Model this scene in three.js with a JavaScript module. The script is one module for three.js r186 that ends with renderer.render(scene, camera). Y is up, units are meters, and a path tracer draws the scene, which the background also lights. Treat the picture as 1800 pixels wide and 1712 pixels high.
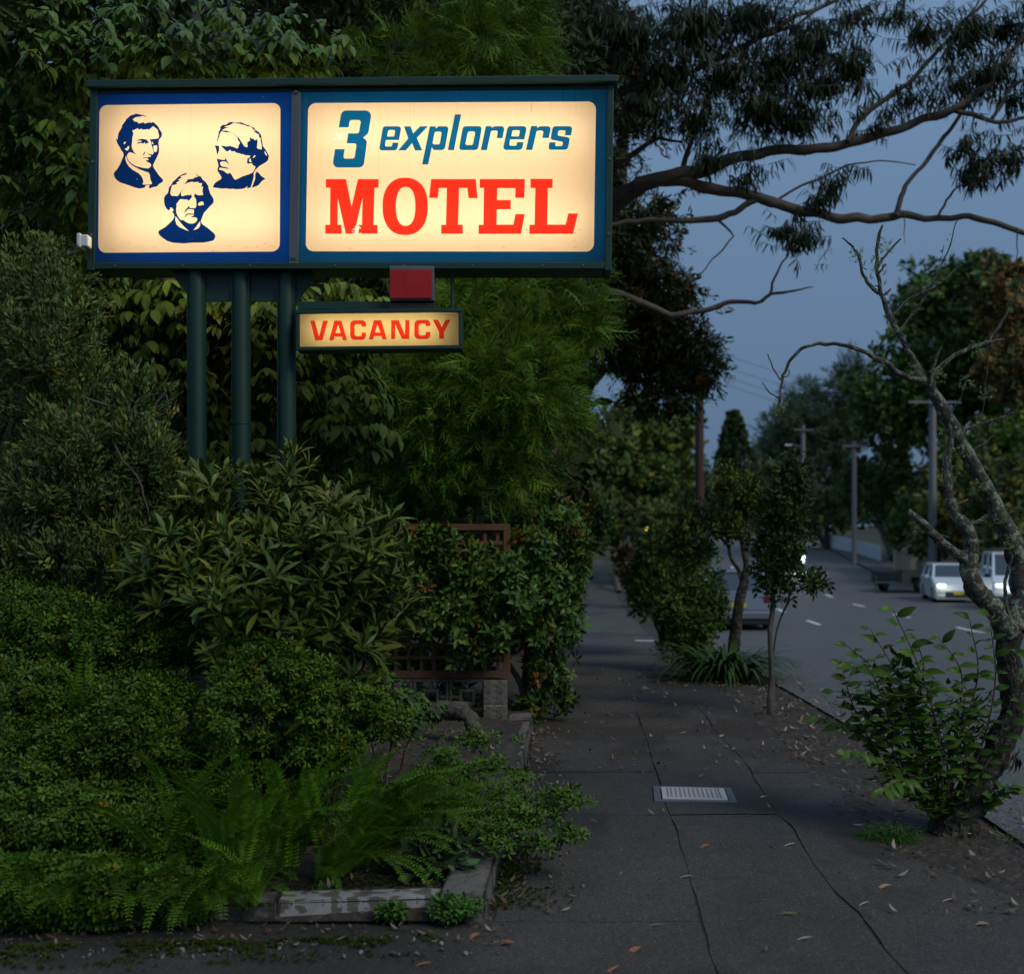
import * as THREE from 'three';
import { mergeGeometries } from 'three/addons/utils/BufferGeometryUtils.js';
import { RoundedBoxGeometry } from 'three/addons/geometries/RoundedBoxGeometry.js';
import { RectAreaLightUniformsLib } from 'three/addons/lights/RectAreaLightUniformsLib.js';

// ------------------------------------------------------------------ camera, sky, sun, exposure
const scene = new THREE.Scene();
const F = 2000, CX = 900, CY = 935, EYE = 1.6;
const camera = new THREE.PerspectiveCamera(2 * Math.atan(856 / F) * 180 / Math.PI, 1800 / 1712, 0.1, 1200);
camera.position.set(0, EYE, 0);
camera.setViewOffset(1800, 1712, 0, -79, 1800, 1712);
camera.focus = 6.6;
camera.userData.fStop = 2.0;
{
  const w = 64, h = 128, data = new Float32Array(w * h * 4);
  for (let y = 0; y < h; y++) {
    const e = Math.max(0, Math.sin(((y + 0.5) / h - 0.5) * Math.PI));
    const k = 0.62 + 1.15 * Math.pow(e, 0.75);
    for (let x = 0; x < w; x++) data.set([0.122 * k, 0.202 * k, 0.322 * k, 1], (y * w + x) * 4);
  }
  const sky = new THREE.DataTexture(data, w, h, THREE.RGBAFormat, THREE.FloatType);
  sky.mapping = THREE.EquirectangularReflectionMapping;
  sky.magFilter = THREE.LinearFilter;
  sky.needsUpdate = true;
  scene.background = sky;
  scene.environment = sky;
}
const sun = new THREE.DirectionalLight(new THREE.Color(1.0, 0.95, 0.83), 1.45);
sun.position.set(13, 17, 12);
sun.castShadow = true;
sun.shadow.radius = 40;
sun.shadow.mapSize.set(2048, 2048);
Object.assign(sun.shadow.camera, { left: -40, right: 40, top: 40, bottom: -40, near: 1, far: 160 });
scene.add(sun);
const renderer = new THREE.WebGLRenderer();
renderer.toneMapping = THREE.LinearToneMapping;
renderer.toneMappingExposure = 1.1;
renderer.shadowMap.enabled = true;
RectAreaLightUniformsLib.init();

// ------------------------------------------------------------------ helpers
const V = (x, y, z) => new THREE.Vector3(x, y, z);
const C = (r, g, b) => new THREE.Color().setRGB(r, g, b);
const W = (px, py, d) => V((px - CX) / F * d, EYE - (py - CY) / F * d, -d);   // a point d metres ahead
const lerp = (a, b, t) => a + (b - a) * t, clamp = (x, a, b) => Math.min(b, Math.max(a, x));
function rand(seed) { let s = seed | 0; return () => { s = (s + 0x6d2b79f5) | 0; let t = Math.imul(s ^ (s >>> 15), 1 | s); t = (t + Math.imul(t ^ (t >>> 7), 61 | t)) ^ t; return ((t ^ (t >>> 14)) >>> 0) / 4294967296; }; }
const hash = (x, y, s) => { let h = Math.imul(x | 0, 374761393) + Math.imul(y | 0, 668265263) + Math.imul(s | 0, 974711); h = Math.imul(h ^ (h >>> 13), 1274126177); return ((h ^ (h >>> 16)) >>> 0) / 4294967296; };
function vnoise(x, y, per, s) {
  const xi = Math.floor(x), yi = Math.floor(y), fx = x - xi, fy = y - yi, u = fx * fx * (3 - 2 * fx), v = fy * fy * (3 - 2 * fy);
  const m = (a) => per ? ((a % per) + per) % per : a;
  return lerp(lerp(hash(m(xi), m(yi), s), hash(m(xi + 1), m(yi), s), u), lerp(hash(m(xi), m(yi + 1), s), hash(m(xi + 1), m(yi + 1), s), u), v);
}
function fbm(x, y, per, s, oct = 4) { let a = 0, k = 0.5, n = 0; for (let i = 0; i < oct; i++) { a += k * vnoise(x, y, per, s + i * 17); n += k; k *= 0.5; x *= 2; y *= 2; if (per) per *= 2; } return a / n; }
const sm = (a, b, x) => { if (b < a) return 1 - sm(b, a, x); const t = clamp((x - a) / (b - a), 0, 1); return t * t * (3 - 2 * t); };

// the lie of the land: level to the garden wall, a dip, then a rise up the street
const HT = [[-500, 0], [9, 0], [14, -0.12], [20, -0.42], [27.6, -0.8], [38, -1.05], [46, -1.19], [52, -1.18], [58, -1.0], [70, -0.4], [80, 0.2], [100, 1.0], [120, 1.2], [900, 1.2]];
function H(d) { let i = 0; while (i < HT.length - 2 && HT[i + 1][0] < d) i++; const [a, ha] = HT[i], [b, hb] = HT[i + 1], t = clamp((d - a) / (b - a), 0, 1); return lerp(ha, hb, t * t * (3 - 2 * t) * 0.4 + t * 0.6); }
const roadMid = (d) => d < 60 ? 8.6 + 0.075 * d + 0.0006 * d * d : 15.26 + 0.147 * (d - 60);
const roadHalf = (d) => 6.9 - 2.4 * sm(46, 66, d);
const roadNear = (d) => d < 14 ? lerp(2.35, 3.0, clamp(d / 14, 0, 1)) : lerp(3.0, roadMid(d) - roadHalf(d), sm(14, 26, d));
const pathL = (d) => -0.386 + 0.06 * d, pathR = (d) => 1.56 + 0.06 * d;
const bank = (x, d) => { const e = roadMid(d) + roadHalf(d) + 2.5; return x > e ? 2.6 * sm(0, 22, x - e) : 0; };
const G = (x, d) => H(d) + bank(x, d);

const taken = new Map();
function numbered(n) { const k = taken.get(n) ?? 0; taken.set(n, k + 1); return k ? n + '_' + String(k).padStart(3, '0') : n; }
function thing(name, label, category, base = V(0, 0, 0), group) {
  const o = new THREE.Group(); o.name = numbered(name); o.position.copy(base); o.userData = { label, category };
  if (group) o.userData.group = group;
  scene.add(o); return o;
}
const shade = (o) => { o.castShadow = o.receiveShadow = true; return o; };
function topOf(t) { let b = V(0, 0, 0); for (let o = t; o && o !== scene; o = o.parent) b.add(o.position); return b; }
function part(t, name, geo, mat) {       // geometry in world metres, moved into the thing's own frame
  const b = topOf(t), g = geo.clone().translate(-b.x, -b.y, -b.z), m = shade(new THREE.Mesh(g, mat)); m.name = name; t.add(m); return m;
}
function piece(t, name, geo, mat, matrix) { const m = shade(new THREE.Mesh(geo, mat)); m.name = name; const b = topOf(t); m.matrix.copy(new THREE.Matrix4().makeTranslation(-b.x, -b.y, -b.z).multiply(matrix)); m.matrix.decompose(m.position, m.quaternion, m.scale); t.add(m); return m; }
function structure(name, geo, mat) { const m = shade(new THREE.Mesh(geo, mat)); m.name = name; m.userData.kind = 'structure'; scene.add(m); return m; }
function copies(t, name, geo, mat, mats, colors) {
  const m = shade(new THREE.InstancedMesh(geo, mat, mats.length)), b = topOf(t), back = new THREE.Matrix4().makeTranslation(-b.x, -b.y, -b.z), q = new THREE.Matrix4();
  mats.forEach((x, i) => { m.setMatrixAt(i, q.copy(back).multiply(x)); if (colors) m.setColorAt(i, colors[i]); });
  m.name = name; m.userData.kind = 'stuff'; t.add(m); return m;
}
function box(w, h, d, x, y, z, r = 0) { const g = r ? new RoundedBoxGeometry(w, h, d, 2, r) : new THREE.BoxGeometry(w, h, d); return g.translate(x, y, z); }
const plain = (g) => { const n = g.index ? g.toNonIndexed() : g; for (const k of Object.keys(n.attributes)) if (!['position', 'normal', 'uv'].includes(k)) n.deleteAttribute(k); return n; };
const merge = (list) => mergeGeometries(list.map(plain));

function limb(pts, rads, radial = 8, step = 0.05, rough = 0.1, seed = 1) {   // a tapering, slightly knobbly branch along points
  const curve = new THREE.CatmullRomCurve3(pts, false, 'centripetal'), len = curve.getLength(), n = clamp(Math.ceil(len / step), 3, 220);
  const fr = curve.computeFrenetFrames(n, false), pos = [], nor = [], uv = [], idx = [];
  for (let i = 0; i <= n; i++) {
    const t = i / n, p = curve.getPointAt(t), u = curve.getUtoTmapping(t) * (rads.length - 1), k = Math.min(rads.length - 2, Math.floor(u)), r = lerp(rads[k], rads[k + 1], u - k);
    for (let j = 0; j <= radial; j++) {
      const a = j / radial * Math.PI * 2, w = r * (1 + rough * (vnoise((j % radial) * 1.3, i * 0.33, 0, seed) - 0.5) * 2 + rough * 0.7 * (vnoise(3, i * 0.9, 0, seed + 5) - 0.5));
      const N = fr.normals[i].clone().multiplyScalar(Math.cos(a)).addScaledVector(fr.binormals[i], Math.sin(a));
      pos.push(p.x + N.x * w, p.y + N.y * w, p.z + N.z * w); nor.push(N.x, N.y, N.z); uv.push(j / radial * Math.max(1, Math.round(r * 25)) * 0.25, t * len);
      if (i < n && j < radial) { const q = i * (radial + 1) + j; idx.push(q, q + 1, q + radial + 1, q + 1, q + radial + 2, q + radial + 1); }
    }
  }
  const e = n * (radial + 1), c = pos.length / 3, pe = pts[pts.length - 1]; pos.push(pe.x, pe.y, pe.z); nor.push(...fr.tangents[n].toArray()); uv.push(0, len);
  for (let j = 0; j < radial; j++) idx.push(e + j, e + j + 1, c);
  const g = new THREE.BufferGeometry(); g.setAttribute('position', new THREE.Float32BufferAttribute(pos, 3)); g.setAttribute('normal', new THREE.Float32BufferAttribute(nor, 3)); g.setAttribute('uv', new THREE.Float32BufferAttribute(uv, 2)); g.setIndex(idx); return g;
}
// branch given as [px, py, radius in px, depth]; depth carries over where left out
function branch(list, d0, radial, step, rough, seed, kink = 0.05) { let d = d0; const p = [], r = [], k = rand(seed * 31 + 7); for (const [x, y, w, dd] of list) { if (dd !== undefined) d = dd; const q = W(x, y, d), u = w / F * d, n = p.length; if (n) { const a = p[n - 1], l = a.distanceTo(q) * kink; for (const t of [0.35, 0.7]) { p.push(a.clone().lerp(q, t).add(V(k() - 0.5, k() - 0.5, k() - 0.5).multiplyScalar(l * 2))); r.push(lerp(r[n - 1], u, t) * (0.94 + k() * 0.14)); } } p.push(q); r.push(u); } return limb(p, r, radial, step, rough, seed); }

// ------------------------------------------------------------------ textures
function tex(size, fn, srgb = true, w = size) {
  const a = new Uint8Array(size * w * 4);
  for (let y = 0; y < size; y++) for (let x = 0; x < w; x++) { const c = fn(x / w, y / size); const o = (y * w + x) * 4; for (let k = 0; k < 3; k++) a[o + k] = clamp(Math.round(255 * (srgb ? Math.pow(clamp(c[k], 0, 1), 1 / 2.2) : c[k])), 0, 255); a[o + 3] = 255; }
  const t = new THREE.DataTexture(a, w, size); t.wrapS = t.wrapT = THREE.RepeatWrapping; t.magFilter = THREE.LinearFilter; t.minFilter = THREE.LinearMipmapLinearFilter; if (srgb) t.colorSpace = THREE.SRGBColorSpace; t.needsUpdate = true; return t;
}
const gray = (v) => [v, v, v];
const stone = rand(5);
const speck = new Float32Array(1024 * 1024); for (let i = 0; i < speck.length; i++) speck[i] = stone();
const asphaltMap = tex(1024, (u, v) => {
  const s = speck[(Math.floor(v * 1024) * 1024 + Math.floor(u * 1024)) % speck.length], c = vnoise(u * 340, v * 340, 340, 3), p = fbm(u * 6, v * 6, 6, 8), q = fbm(u * 24, v * 24, 24, 31);
  const k = hash(Math.floor(u * 400), Math.floor(v * 400), 91), b = 0.026 * (0.25 + 1.25 * c + 0.35 * q) * (0.75 + 0.5 * p) * (k > 0.972 ? 2.2 + 1.4 * s : k < 0.1 ? 0.4 : 0.8 + 0.4 * s), warm = 0.5 + 0.5 * vnoise(u * 180, v * 180, 180, 12);
  return [b * (1.06 + 0.16 * warm), b * (1 + 0.02 * warm), b * (0.92 - 0.12 * warm)];
});
const asphaltBump = tex(512, (u, v) => gray(clamp(0.6 * vnoise(u * 250, v * 250, 250, 3) + 0.4 * vnoise(u * 120, v * 120, 120, 4), 0, 1)), false);
const soilMap = tex(512, (u, v) => { const a = fbm(u * 8, v * 8, 8, 2), b = vnoise(u * 120, v * 120, 120, 6), c = vnoise(u * 60, v * 60, 60, 9); const k = 0.013 + 0.034 * a * b + (c > 0.8 ? 0.045 * b : 0); return [k * 1.3, k * 0.95, k * 0.66]; });
const soilBump = tex(256, (u, v) => gray(fbm(u * 30, v * 30, 30, 21)), false);
const barkMap = tex(512, (u, v) => { const a = fbm(u * 40, v * 6, 0, 4), b = fbm(u * 10, v * 10, 10, 7), k = 0.035 + 0.06 * a * (0.6 + 0.8 * b); return [k * 1.15, k * 0.98, k * 0.82]; });
const eucMap = tex(512, (u, v) => { const a = fbm(u * 26, v * 5, 0, 4), b = fbm(u * 5, v * 4, 0, 17), g = sm(0.5, 0.62, b), k = 0.03 + 0.065 * a; return [k * lerp(1.25, 1.05, g), k * lerp(0.95, 1.06, g), k * lerp(0.75, 0.95, g)]; });
const lichenMap = tex(512, (u, v) => {
  const a = fbm(u * 9, v * 20, 0, 4), b = fbm(u * 9 + 3, v * 9, 0, 27, 5), c = fbm(u * 26, v * 26, 0, 77), l = sm(0.52, 0.6, b) * sm(0.38, 0.55, c), k = 0.022 + 0.06 * a, o = sm(0.78, 0.8, fbm(u * 16, v * 16, 0, 91, 3));
  let r = [k * 1.2, k, k * 0.9]; const li = [0.11 + 0.16 * c, 0.15 + 0.17 * c, 0.1 + 0.13 * c]; r = r.map((x, i) => lerp(x, li[i], l)); return r.map((x, i) => lerp(x, [0.3, 0.1, 0.03][i], o * 0.7));
});
const barkBump = tex(256, (u, v) => gray(0.5 * fbm(u * 30, v * 8, 0, 14) + 0.5 * fbm(u * 14, v * 14, 0, 19)), false);
const woodMap = tex(256, (u, v) => { const a = fbm(u * 40, v * 3, 0, 14), k = 0.5 + 0.7 * a; return gray(clamp(k, 0, 1)); });
const concreteMap = tex(512, (u, v) => { const a = fbm(u * 5, v * 5, 5, 2), b = vnoise(u * 200, v * 200, 200, 6), m = sm(0.52, 0.66, fbm(u * 9, v * 9, 9, 41, 5)); const k = (0.13 + 0.12 * a) * (0.8 + 0.35 * b); return [lerp(k * 1.02, 0.035, m * 0.8), lerp(k, 0.04, m * 0.8), lerp(k * 0.95, 0.03, m * 0.8)]; });
const flakeMap = tex(512, (u, v) => { const p = sm(0.4, 0.47, fbm(u * 9, v * 9, 9, 61, 5)), a = fbm(u * 12, v * 12, 12, 3), b = vnoise(u * 160, v * 160, 160, 6); const k = 0.07 + 0.06 * a, w = 0.17 + 0.12 * b + 0.1 * a; return [lerp(k * 1.1, w, p), lerp(k, w, p), lerp(k * 0.85, w * 1.02, p)]; });
const paintMap = tex(512, (u, v) => { const a = fbm(u * 6, v * 3, 0, 12), c = sm(0.74, 0.76, fbm(u * 14, v * 9, 0, 71, 5)), b = fbm(u * 60, v * 2, 0, 8); return gray(clamp(0.62 + 0.32 * a + 0.2 * (b - 0.5) + c * 0.35, 0, 1)); });
const at = (t, u, v) => { const c = t.clone(); c.repeat.set(u, v); c.needsUpdate = true; return c; };
const std = (o) => new THREE.MeshStandardMaterial({ roughness: 0.8, ...o });
const M = {
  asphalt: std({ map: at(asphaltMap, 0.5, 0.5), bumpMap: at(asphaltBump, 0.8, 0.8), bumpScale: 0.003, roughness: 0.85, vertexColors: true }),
  road: std({ map: at(asphaltMap, 0.31, 0.31), bumpMap: at(asphaltBump, 0.5, 0.5), bumpScale: 0.004, roughness: 0.7, color: C(2.2, 2.4, 2.7) }),
  soil: std({ map: at(soilMap, 0.7, 0.7), bumpMap: at(soilBump, 1, 1), bumpScale: 0.03, roughness: 0.95 }),
  grassland: std({ map: at(soilMap, 0.2, 0.2), color: C(0.8, 1.1, 0.6), roughness: 0.95 }),
  bark: std({ map: barkMap, bumpMap: barkBump, bumpScale: 0.02, roughness: 0.95 }),
  euc: std({ map: eucMap, bumpMap: barkBump, bumpScale: 0.012, roughness: 0.9 }),
  lichen: std({ map: at(lichenMap, 3.1, 3.1), color: C(0.8, 0.8, 0.78), bumpMap: at(barkBump, 5, 5), bumpScale: 0.012, roughness: 0.95 }),
  cherry: std({ map: at(lichenMap, 2.3, 2.3), color: C(0.36, 0.33, 0.31), bumpMap: at(barkBump, 4, 3), bumpScale: 0.03, roughness: 0.95 }),
  twig: std({ color: C(0.05, 0.035, 0.025), roughness: 0.9 }),
  stem: std({ color: C(0.10, 0.055, 0.04), roughness: 0.8 }),
  concrete: std({ map: at(concreteMap, 1.4, 1.4), color: C(0.62, 0.6, 0.56), bumpMap: at(soilBump, 3, 3), bumpScale: 0.006, roughness: 0.92 }),
  flaking: std({ map: at(flakeMap, 2.6, 3.6), bumpMap: at(flakeMap, 2.6, 3.6), bumpScale: 0.004, roughness: 0.9 }),
  green: std({ map: paintMap, color: C(0.005, 0.044, 0.028), roughness: 0.5 }),
  grey: std({ map: paintMap, color: C(0.11, 0.125, 0.14), roughness: 0.5 }),
  pole: std({ map: woodMap, color: C(0.2, 0.2, 0.21), roughness: 0.9 }),
  brownPole: std({ map: woodMap, color: C(0.06, 0.032, 0.025), roughness: 0.9 }),
  timber: std({ map: woodMap, color: C(0.1, 0.052, 0.02), roughness: 0.85 }),
  white: std({ color: C(0.62, 0.64, 0.66), roughness: 0.6 }),
  black: std({ color: C(0.01, 0.01, 0.011), roughness: 0.7 }),
};
const leafMat = (r, g, b, rough = 0.5, through = 0.25) => new THREE.MeshPhysicalMaterial({ color: C(r * 0.98, g * 1.05, b * 0.72), roughness: rough, transmission: through * 0.7, thickness: 0, side: THREE.DoubleSide, specularIntensity: 0.3 });

// ------------------------------------------------------------------ leaves and sprigs
function leafGeo(L, wd, { seg = 4, fold = 0.25, curve = 0.2, tip = 1, base = 1, wave = 0 } = {}) {   // grows along +y, face towards +z
  const pos = [], idx = [];
  for (let i = 0; i <= seg; i++) {
    const t = i / seg, w = wd / 2 * Math.pow(Math.sin(Math.PI * Math.pow(t, base)), tip), a = curve * t, y = curve ? Math.sin(a) / curve * L : t * L, z = curve ? -(1 - Math.cos(a)) / curve * L : 0, ww = wave * wd * Math.sin(t * 9);
    if (i === 0 || i === seg) pos.push(0, y, z); else pos.push(-w, y, z + w * fold + ww, 0, y, z, w, y, z + w * fold - ww);
  }
  const at = (i, k) => i === 0 ? 0 : i === seg ? 1 + (seg - 1) * 3 : 1 + (i - 1) * 3 + k;
  for (let i = 0; i < seg; i++) for (const k of [0, 1]) {
    const a = at(i, k), b = at(i, k + 1), c = at(i + 1, k), e = at(i + 1, k + 1);
    if (a !== b) idx.push(a, b, e); if (c !== e) idx.push(a, e, c);
  }
  const g = new THREE.BufferGeometry(); g.setAttribute('position', new THREE.Float32BufferAttribute(pos, 3)); g.setIndex(idx); g.computeVertexNormals(); return g;
}
const E3 = new THREE.Euler(), Q = new THREE.Quaternion(), ONE = V(1, 1, 1);
const mat4 = (p, q, s = 1) => new THREE.Matrix4().compose(p, q, typeof s === 'number' ? V(s, s, s) : s);
const turn = (x, y, z, order = 'YXZ') => new THREE.Quaternion().setFromEuler(E3.set(x, y, z, order));
function aim(dir, roll = 0) { return new THREE.Quaternion().setFromUnitVectors(V(0, 1, 0), dir.clone().normalize()).multiply(turn(0, roll, 0)); }
function sprig(leaf, mats, twig) { const list = mats.map((m) => plain(leaf.clone().applyMatrix4(m))); for (const g of list) g.deleteAttribute('uv'); if (twig) { const t = plain(twig); t.deleteAttribute('uv'); list.push(t); } return { leaf, mats, geo: mergeGeometries(list) }; }
const cone = (p, q, r0, r1, n = 3) => { const d = q.clone().sub(p), g = new THREE.CylinderGeometry(r1, r0, d.length(), n, 1, true); g.applyQuaternion(aim(d)); return g.translate((p.x + q.x) / 2, (p.y + q.y) / 2, (p.z + q.z) / 2); };

const rs = rand(77);
function whorl(leaf, n, open0, open1, seed) { const r = rand(seed), m = []; for (let i = 0; i < n; i++) { const a = i * 2.39996 + r() * 0.4, o = lerp(open0, open1, i / (n - 1)) + (r() - 0.5) * 0.25; m.push(new THREE.Matrix4().makeRotationY(a).multiply(new THREE.Matrix4().makeRotationX(o)).multiply(mat4(V(0, 0.008, 0), turn(0, Math.PI + (r() - 0.5) * 0.6, (r() - 0.5) * 0.2), 0.75 + r() * 0.4))); } return sprig(leaf, m); }
function droop(leaf, n, len, seed, hang = 0.9) {   // y up, z outward: a short twig with leaves hanging off it
  const r = rand(seed), m = [];
  for (let i = 0; i < n; i++) { const t = (i + 0.5) / n, side = i % 2 ? 1 : -1, yaw = side * lerp(1.3, 0.25, t) + (r() - 0.5) * 0.7, p = V(0, Math.sin(t * 2.2) * len * 0.15, t * len);
    m.push(mat4(p, turn(0, yaw, 0).multiply(turn(Math.PI / 2 + hang * (0.5 + r() * 0.7), Math.PI, (r() - 0.5) * 0.5, 'XZY')), 0.7 + r() * 0.45)); }
  return sprig(leaf, m, cone(V(0, -0.01, -0.03), V(0, len * 0.1, len), 0.004, 0.002));
}
function tuft(leaf, n, spread, seed, len = 0) { const r = rand(seed), m = []; for (let i = 0; i < n; i++) { const a = r() * 6.283, o = spread * (0.25 + 0.75 * r()); m.push(mat4(V((r() - 0.5) * len * 0.6, (i / n) * len, (r() - 0.5) * len * 0.6), new THREE.Quaternion().multiply(turn(0, a, 0)).multiply(turn(o, 0, 0)), 0.7 + r() * 0.5)); } return sprig(leaf, m); }
function spray(seed, L = 0.24, n = 9) {   // feathery cypress spray: main stalk arching along +y, fine side shoots
  const r = rand(seed), list = []; const needle = leafGeo(1, 0.11, { seg: 2, fold: 0.3, curve: 0.4 });
  for (let i = 0; i < n; i++) for (const s of [-1, 1]) {
    const t = (i + r() * 0.6) / n, l = L * 0.42 * (1 - 0.65 * t) * (0.7 + r() * 0.6), y = t * L, z = -t * t * L * 0.35;
    list.push(mat4(V(0, y, z), turn((r() - 0.5) * 0.7 - 0.25, 0, -s * (0.75 + r() * 0.35), 'ZXY'), l));
    list.push(mat4(V(-s * -l * 0.35, y + l * 0.35, z), turn((r() - 0.5) * 0.8, 0, -s * (0.25 + r() * 0.3), 'ZXY'), l * 0.6));
  }
  list.push(mat4(V(0, 0, 0), turn(-0.2, 0, 0), V(L * 0.7, L, L * 0.7)));
  return sprig(needle, list);
}
function frondGeo(L, wid, pairs, curl, seed) {   // pinnate frond arching from the base along +y, over towards +z
  const r = rand(seed), list = [], leaf = leafGeo(1, 0.3, { seg: 2, fold: 0.15, curve: 0.3, base: 0.7 });
  let p = V(0, 0, 0), a = 0, prev = p.clone(), stalk = [p.clone()];
  for (let i = 0; i < pairs; i++) {
    const t = i / pairs; a = curl * Math.pow(t, 1.3); p = p.clone().add(V(0, Math.cos(a), Math.sin(a)).multiplyScalar(L / pairs)); stalk.push(p.clone());
    if (t < 0.06) continue;
    const l = wid * Math.pow(Math.sin(Math.PI * clamp(0.12 + 0.86 * t, 0, 1)), 0.6) * (0.9 + r() * 0.2) + 0.004;
    for (const s of [-1, 1]) list.push(leaf.clone().applyMatrix4(mat4(p, turn(a, 0, 0).multiply(turn(0, 0, -s * (1.32 - 0.35 * t))).multiply(turn((r() - 0.5) * 0.3, -s * 0.25, 0)), V(l * 0.95, l, l))));
  }
  for (let i = 0; i + 3 < stalk.length; i += 3) list.push(cone(stalk[i], stalk[i + 3], 0.0016, 0.0013));
  return mergeGeometries(list.map((g) => { const q = plain(g); q.deleteAttribute('uv'); return q; }));
}

// points in and on lumpy masses: [px, py, depth, rx px, ry px, depth radius m, count]
function mass(blobs, r, { shell = 0.75, back = 0.25, lump = 0.22, clump } = {}) {
  const out = [];
  if (clump) blobs = blobs.flatMap(([px, py, d, rx, ry, rd, n]) => { const o = [[px, py, d, rx * 0.8, ry * 0.8, rd * 0.8, Math.round(n * 0.3)]]; for (let i = 0; i < clump[0]; i++) { const z = r() * 2 - 1, a = r() * 6.283, s = Math.sqrt(1 - z * z), f = clump[1] * (0.6 + 0.8 * r()), w = Math.abs(Math.sin(a)); o.push([px + s * Math.cos(a) * rx * 0.78, py - z * ry * 0.78, d - s * w * rd * 0.78 * (r() < 0.8 ? 1 : -1), rx * f, ry * f, rd * f, Math.round(n * 0.8 / clump[0])]); } return o; });
  blobs.forEach(([px, py, d, rx, ry, rd, n], bi) => {
    const c = W(px, py, d), R = V(rx / F * d, ry / F * d, rd);
    for (let i = 0; i < n; i++) {
      const z = r() * 2 - 1, a = r() * 6.2832, s = Math.sqrt(1 - z * z), u = V(s * Math.cos(a), z, s * Math.sin(a));
      if (u.z < -0.35 && r() > back) { i -= 0; continue; }
      const l = 1 + lump * 2 * (fbm(u.x * 2.6 + 9 + bi * 3, u.y * 2.6 + u.z * 1.7, 0, 3 + bi, 3) - 0.5) * 2, k = (r() < 0.8 ? shell + (1 - shell) * r() : Math.sqrt(r()) * shell) * l;
      out.push({ p: V(c.x + u.x * R.x * k, c.y + u.y * R.y * k, c.z + u.z * R.z * k), n: V(u.x / R.x, u.y / R.y, u.z / R.z).normalize() });
    }
  });
  return out;
}
// puts sprigs on points; the leaves of the nearest ones become parts of their own
function leafage(t, pts, kinds, color, r, { mode = 'axis', up = 0.5, wild = 0.5, size = [0.8, 1.2], single = 0, rough = 0.5, vary = 0.35, tints = [], name = 'foliage', through = 0.25, tilt = 0.5 } = {}) {
  const mats = kinds.map(() => []), cols = kinds.map(() => []), all = [];
  for (const { p, n } of pts) {
    const k = Math.floor(r() * kinds.length), s = lerp(size[0], size[1], r()); let q;
    if (mode === 'axis') q = aim(n.clone().add(V(0, up, 0)).add(V(r() - 0.5, r() - 0.5, r() - 0.5).multiplyScalar(wild * 2)), r() * 6.283);
    else q = turn((r() - 0.5) * tilt, Math.atan2(n.x, n.z) + (r() - 0.5) * wild * 2, (r() - 0.5) * tilt);
    let c = new THREE.Color(1, 1, 1), v = 1 + (r() - 0.5) * 2 * vary; for (const [share, tint] of tints) if (r() < share) c = C(...tint);
    c.r *= v * (0.9 + r() * 0.25); c.g *= v; c.b *= v * (0.85 + r() * 0.3);
    all.push({ k, m: mat4(p, q, s), c, d: p.distanceTo(camera.position) });
  }
  const base = leafMat(color[0], color[1], color[2], rough, through);
  if (single) {
    all.sort((a, b) => a.d - b.d); let left = single; const tone = [0.75, 0.9, 1.0, 1.12, 1.3].map((x, i) => leafMat(color[0] * x * (i === 4 ? 1.15 : 1), color[1] * x, color[2] * x, rough, through));
    const rest = [];
    for (const o of all) {
      const sp = kinds[o.k];
      if (left < sp.mats.length || r() < 0.25) { rest.push(o); continue; }
      left -= sp.mats.length;
      const mt = tone[Math.floor(r() * 5)];
      for (const lm of sp.mats) piece(t, 'leaf', sp.leaf, mt, o.m.clone().multiply(lm));
    }
    all.length = 0; all.push(...rest);
  }
  for (const o of all) { mats[o.k].push(o.m); cols[o.k].push(o.c); }
  kinds.forEach((s, i) => mats[i].length && copies(t, name, s.geo, base, mats[i], cols[i]));
}

// ------------------------------------------------------------------ ground, road, footpath
function sheet(xs, ds, y, uvScale = 1, tone) {   // xs(d, s) for s in 0..n
  const pos = [], uv = [], idx = [], col = [], n = xs.n;
  ds.forEach((d, i) => { for (let j = 0; j <= n; j++) { const x = xs(d, j / n); pos.push(x, y(x, d), -d); uv.push(x, d); if (tone) col.push(...tone(x, d)); if (i && j) { const a = (i - 1) * (n + 1) + j - 1, b = a + n + 1; idx.push(a, a + 1, b + 1, a, b + 1, b); } } });
  const g = new THREE.BufferGeometry(); g.setAttribute('position', new THREE.Float32BufferAttribute(pos, 3)); g.setAttribute('uv', new THREE.Float32BufferAttribute(uv, 2)); if (tone) g.setAttribute('color', new THREE.Float32BufferAttribute(col, 3)); g.setIndex(idx); g.computeVertexNormals(); return g;
}
const steps = (a, b, k) => { const o = []; for (let i = 0; i <= k; i++) o.push(lerp(a, b, i / k)); return o; };
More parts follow.
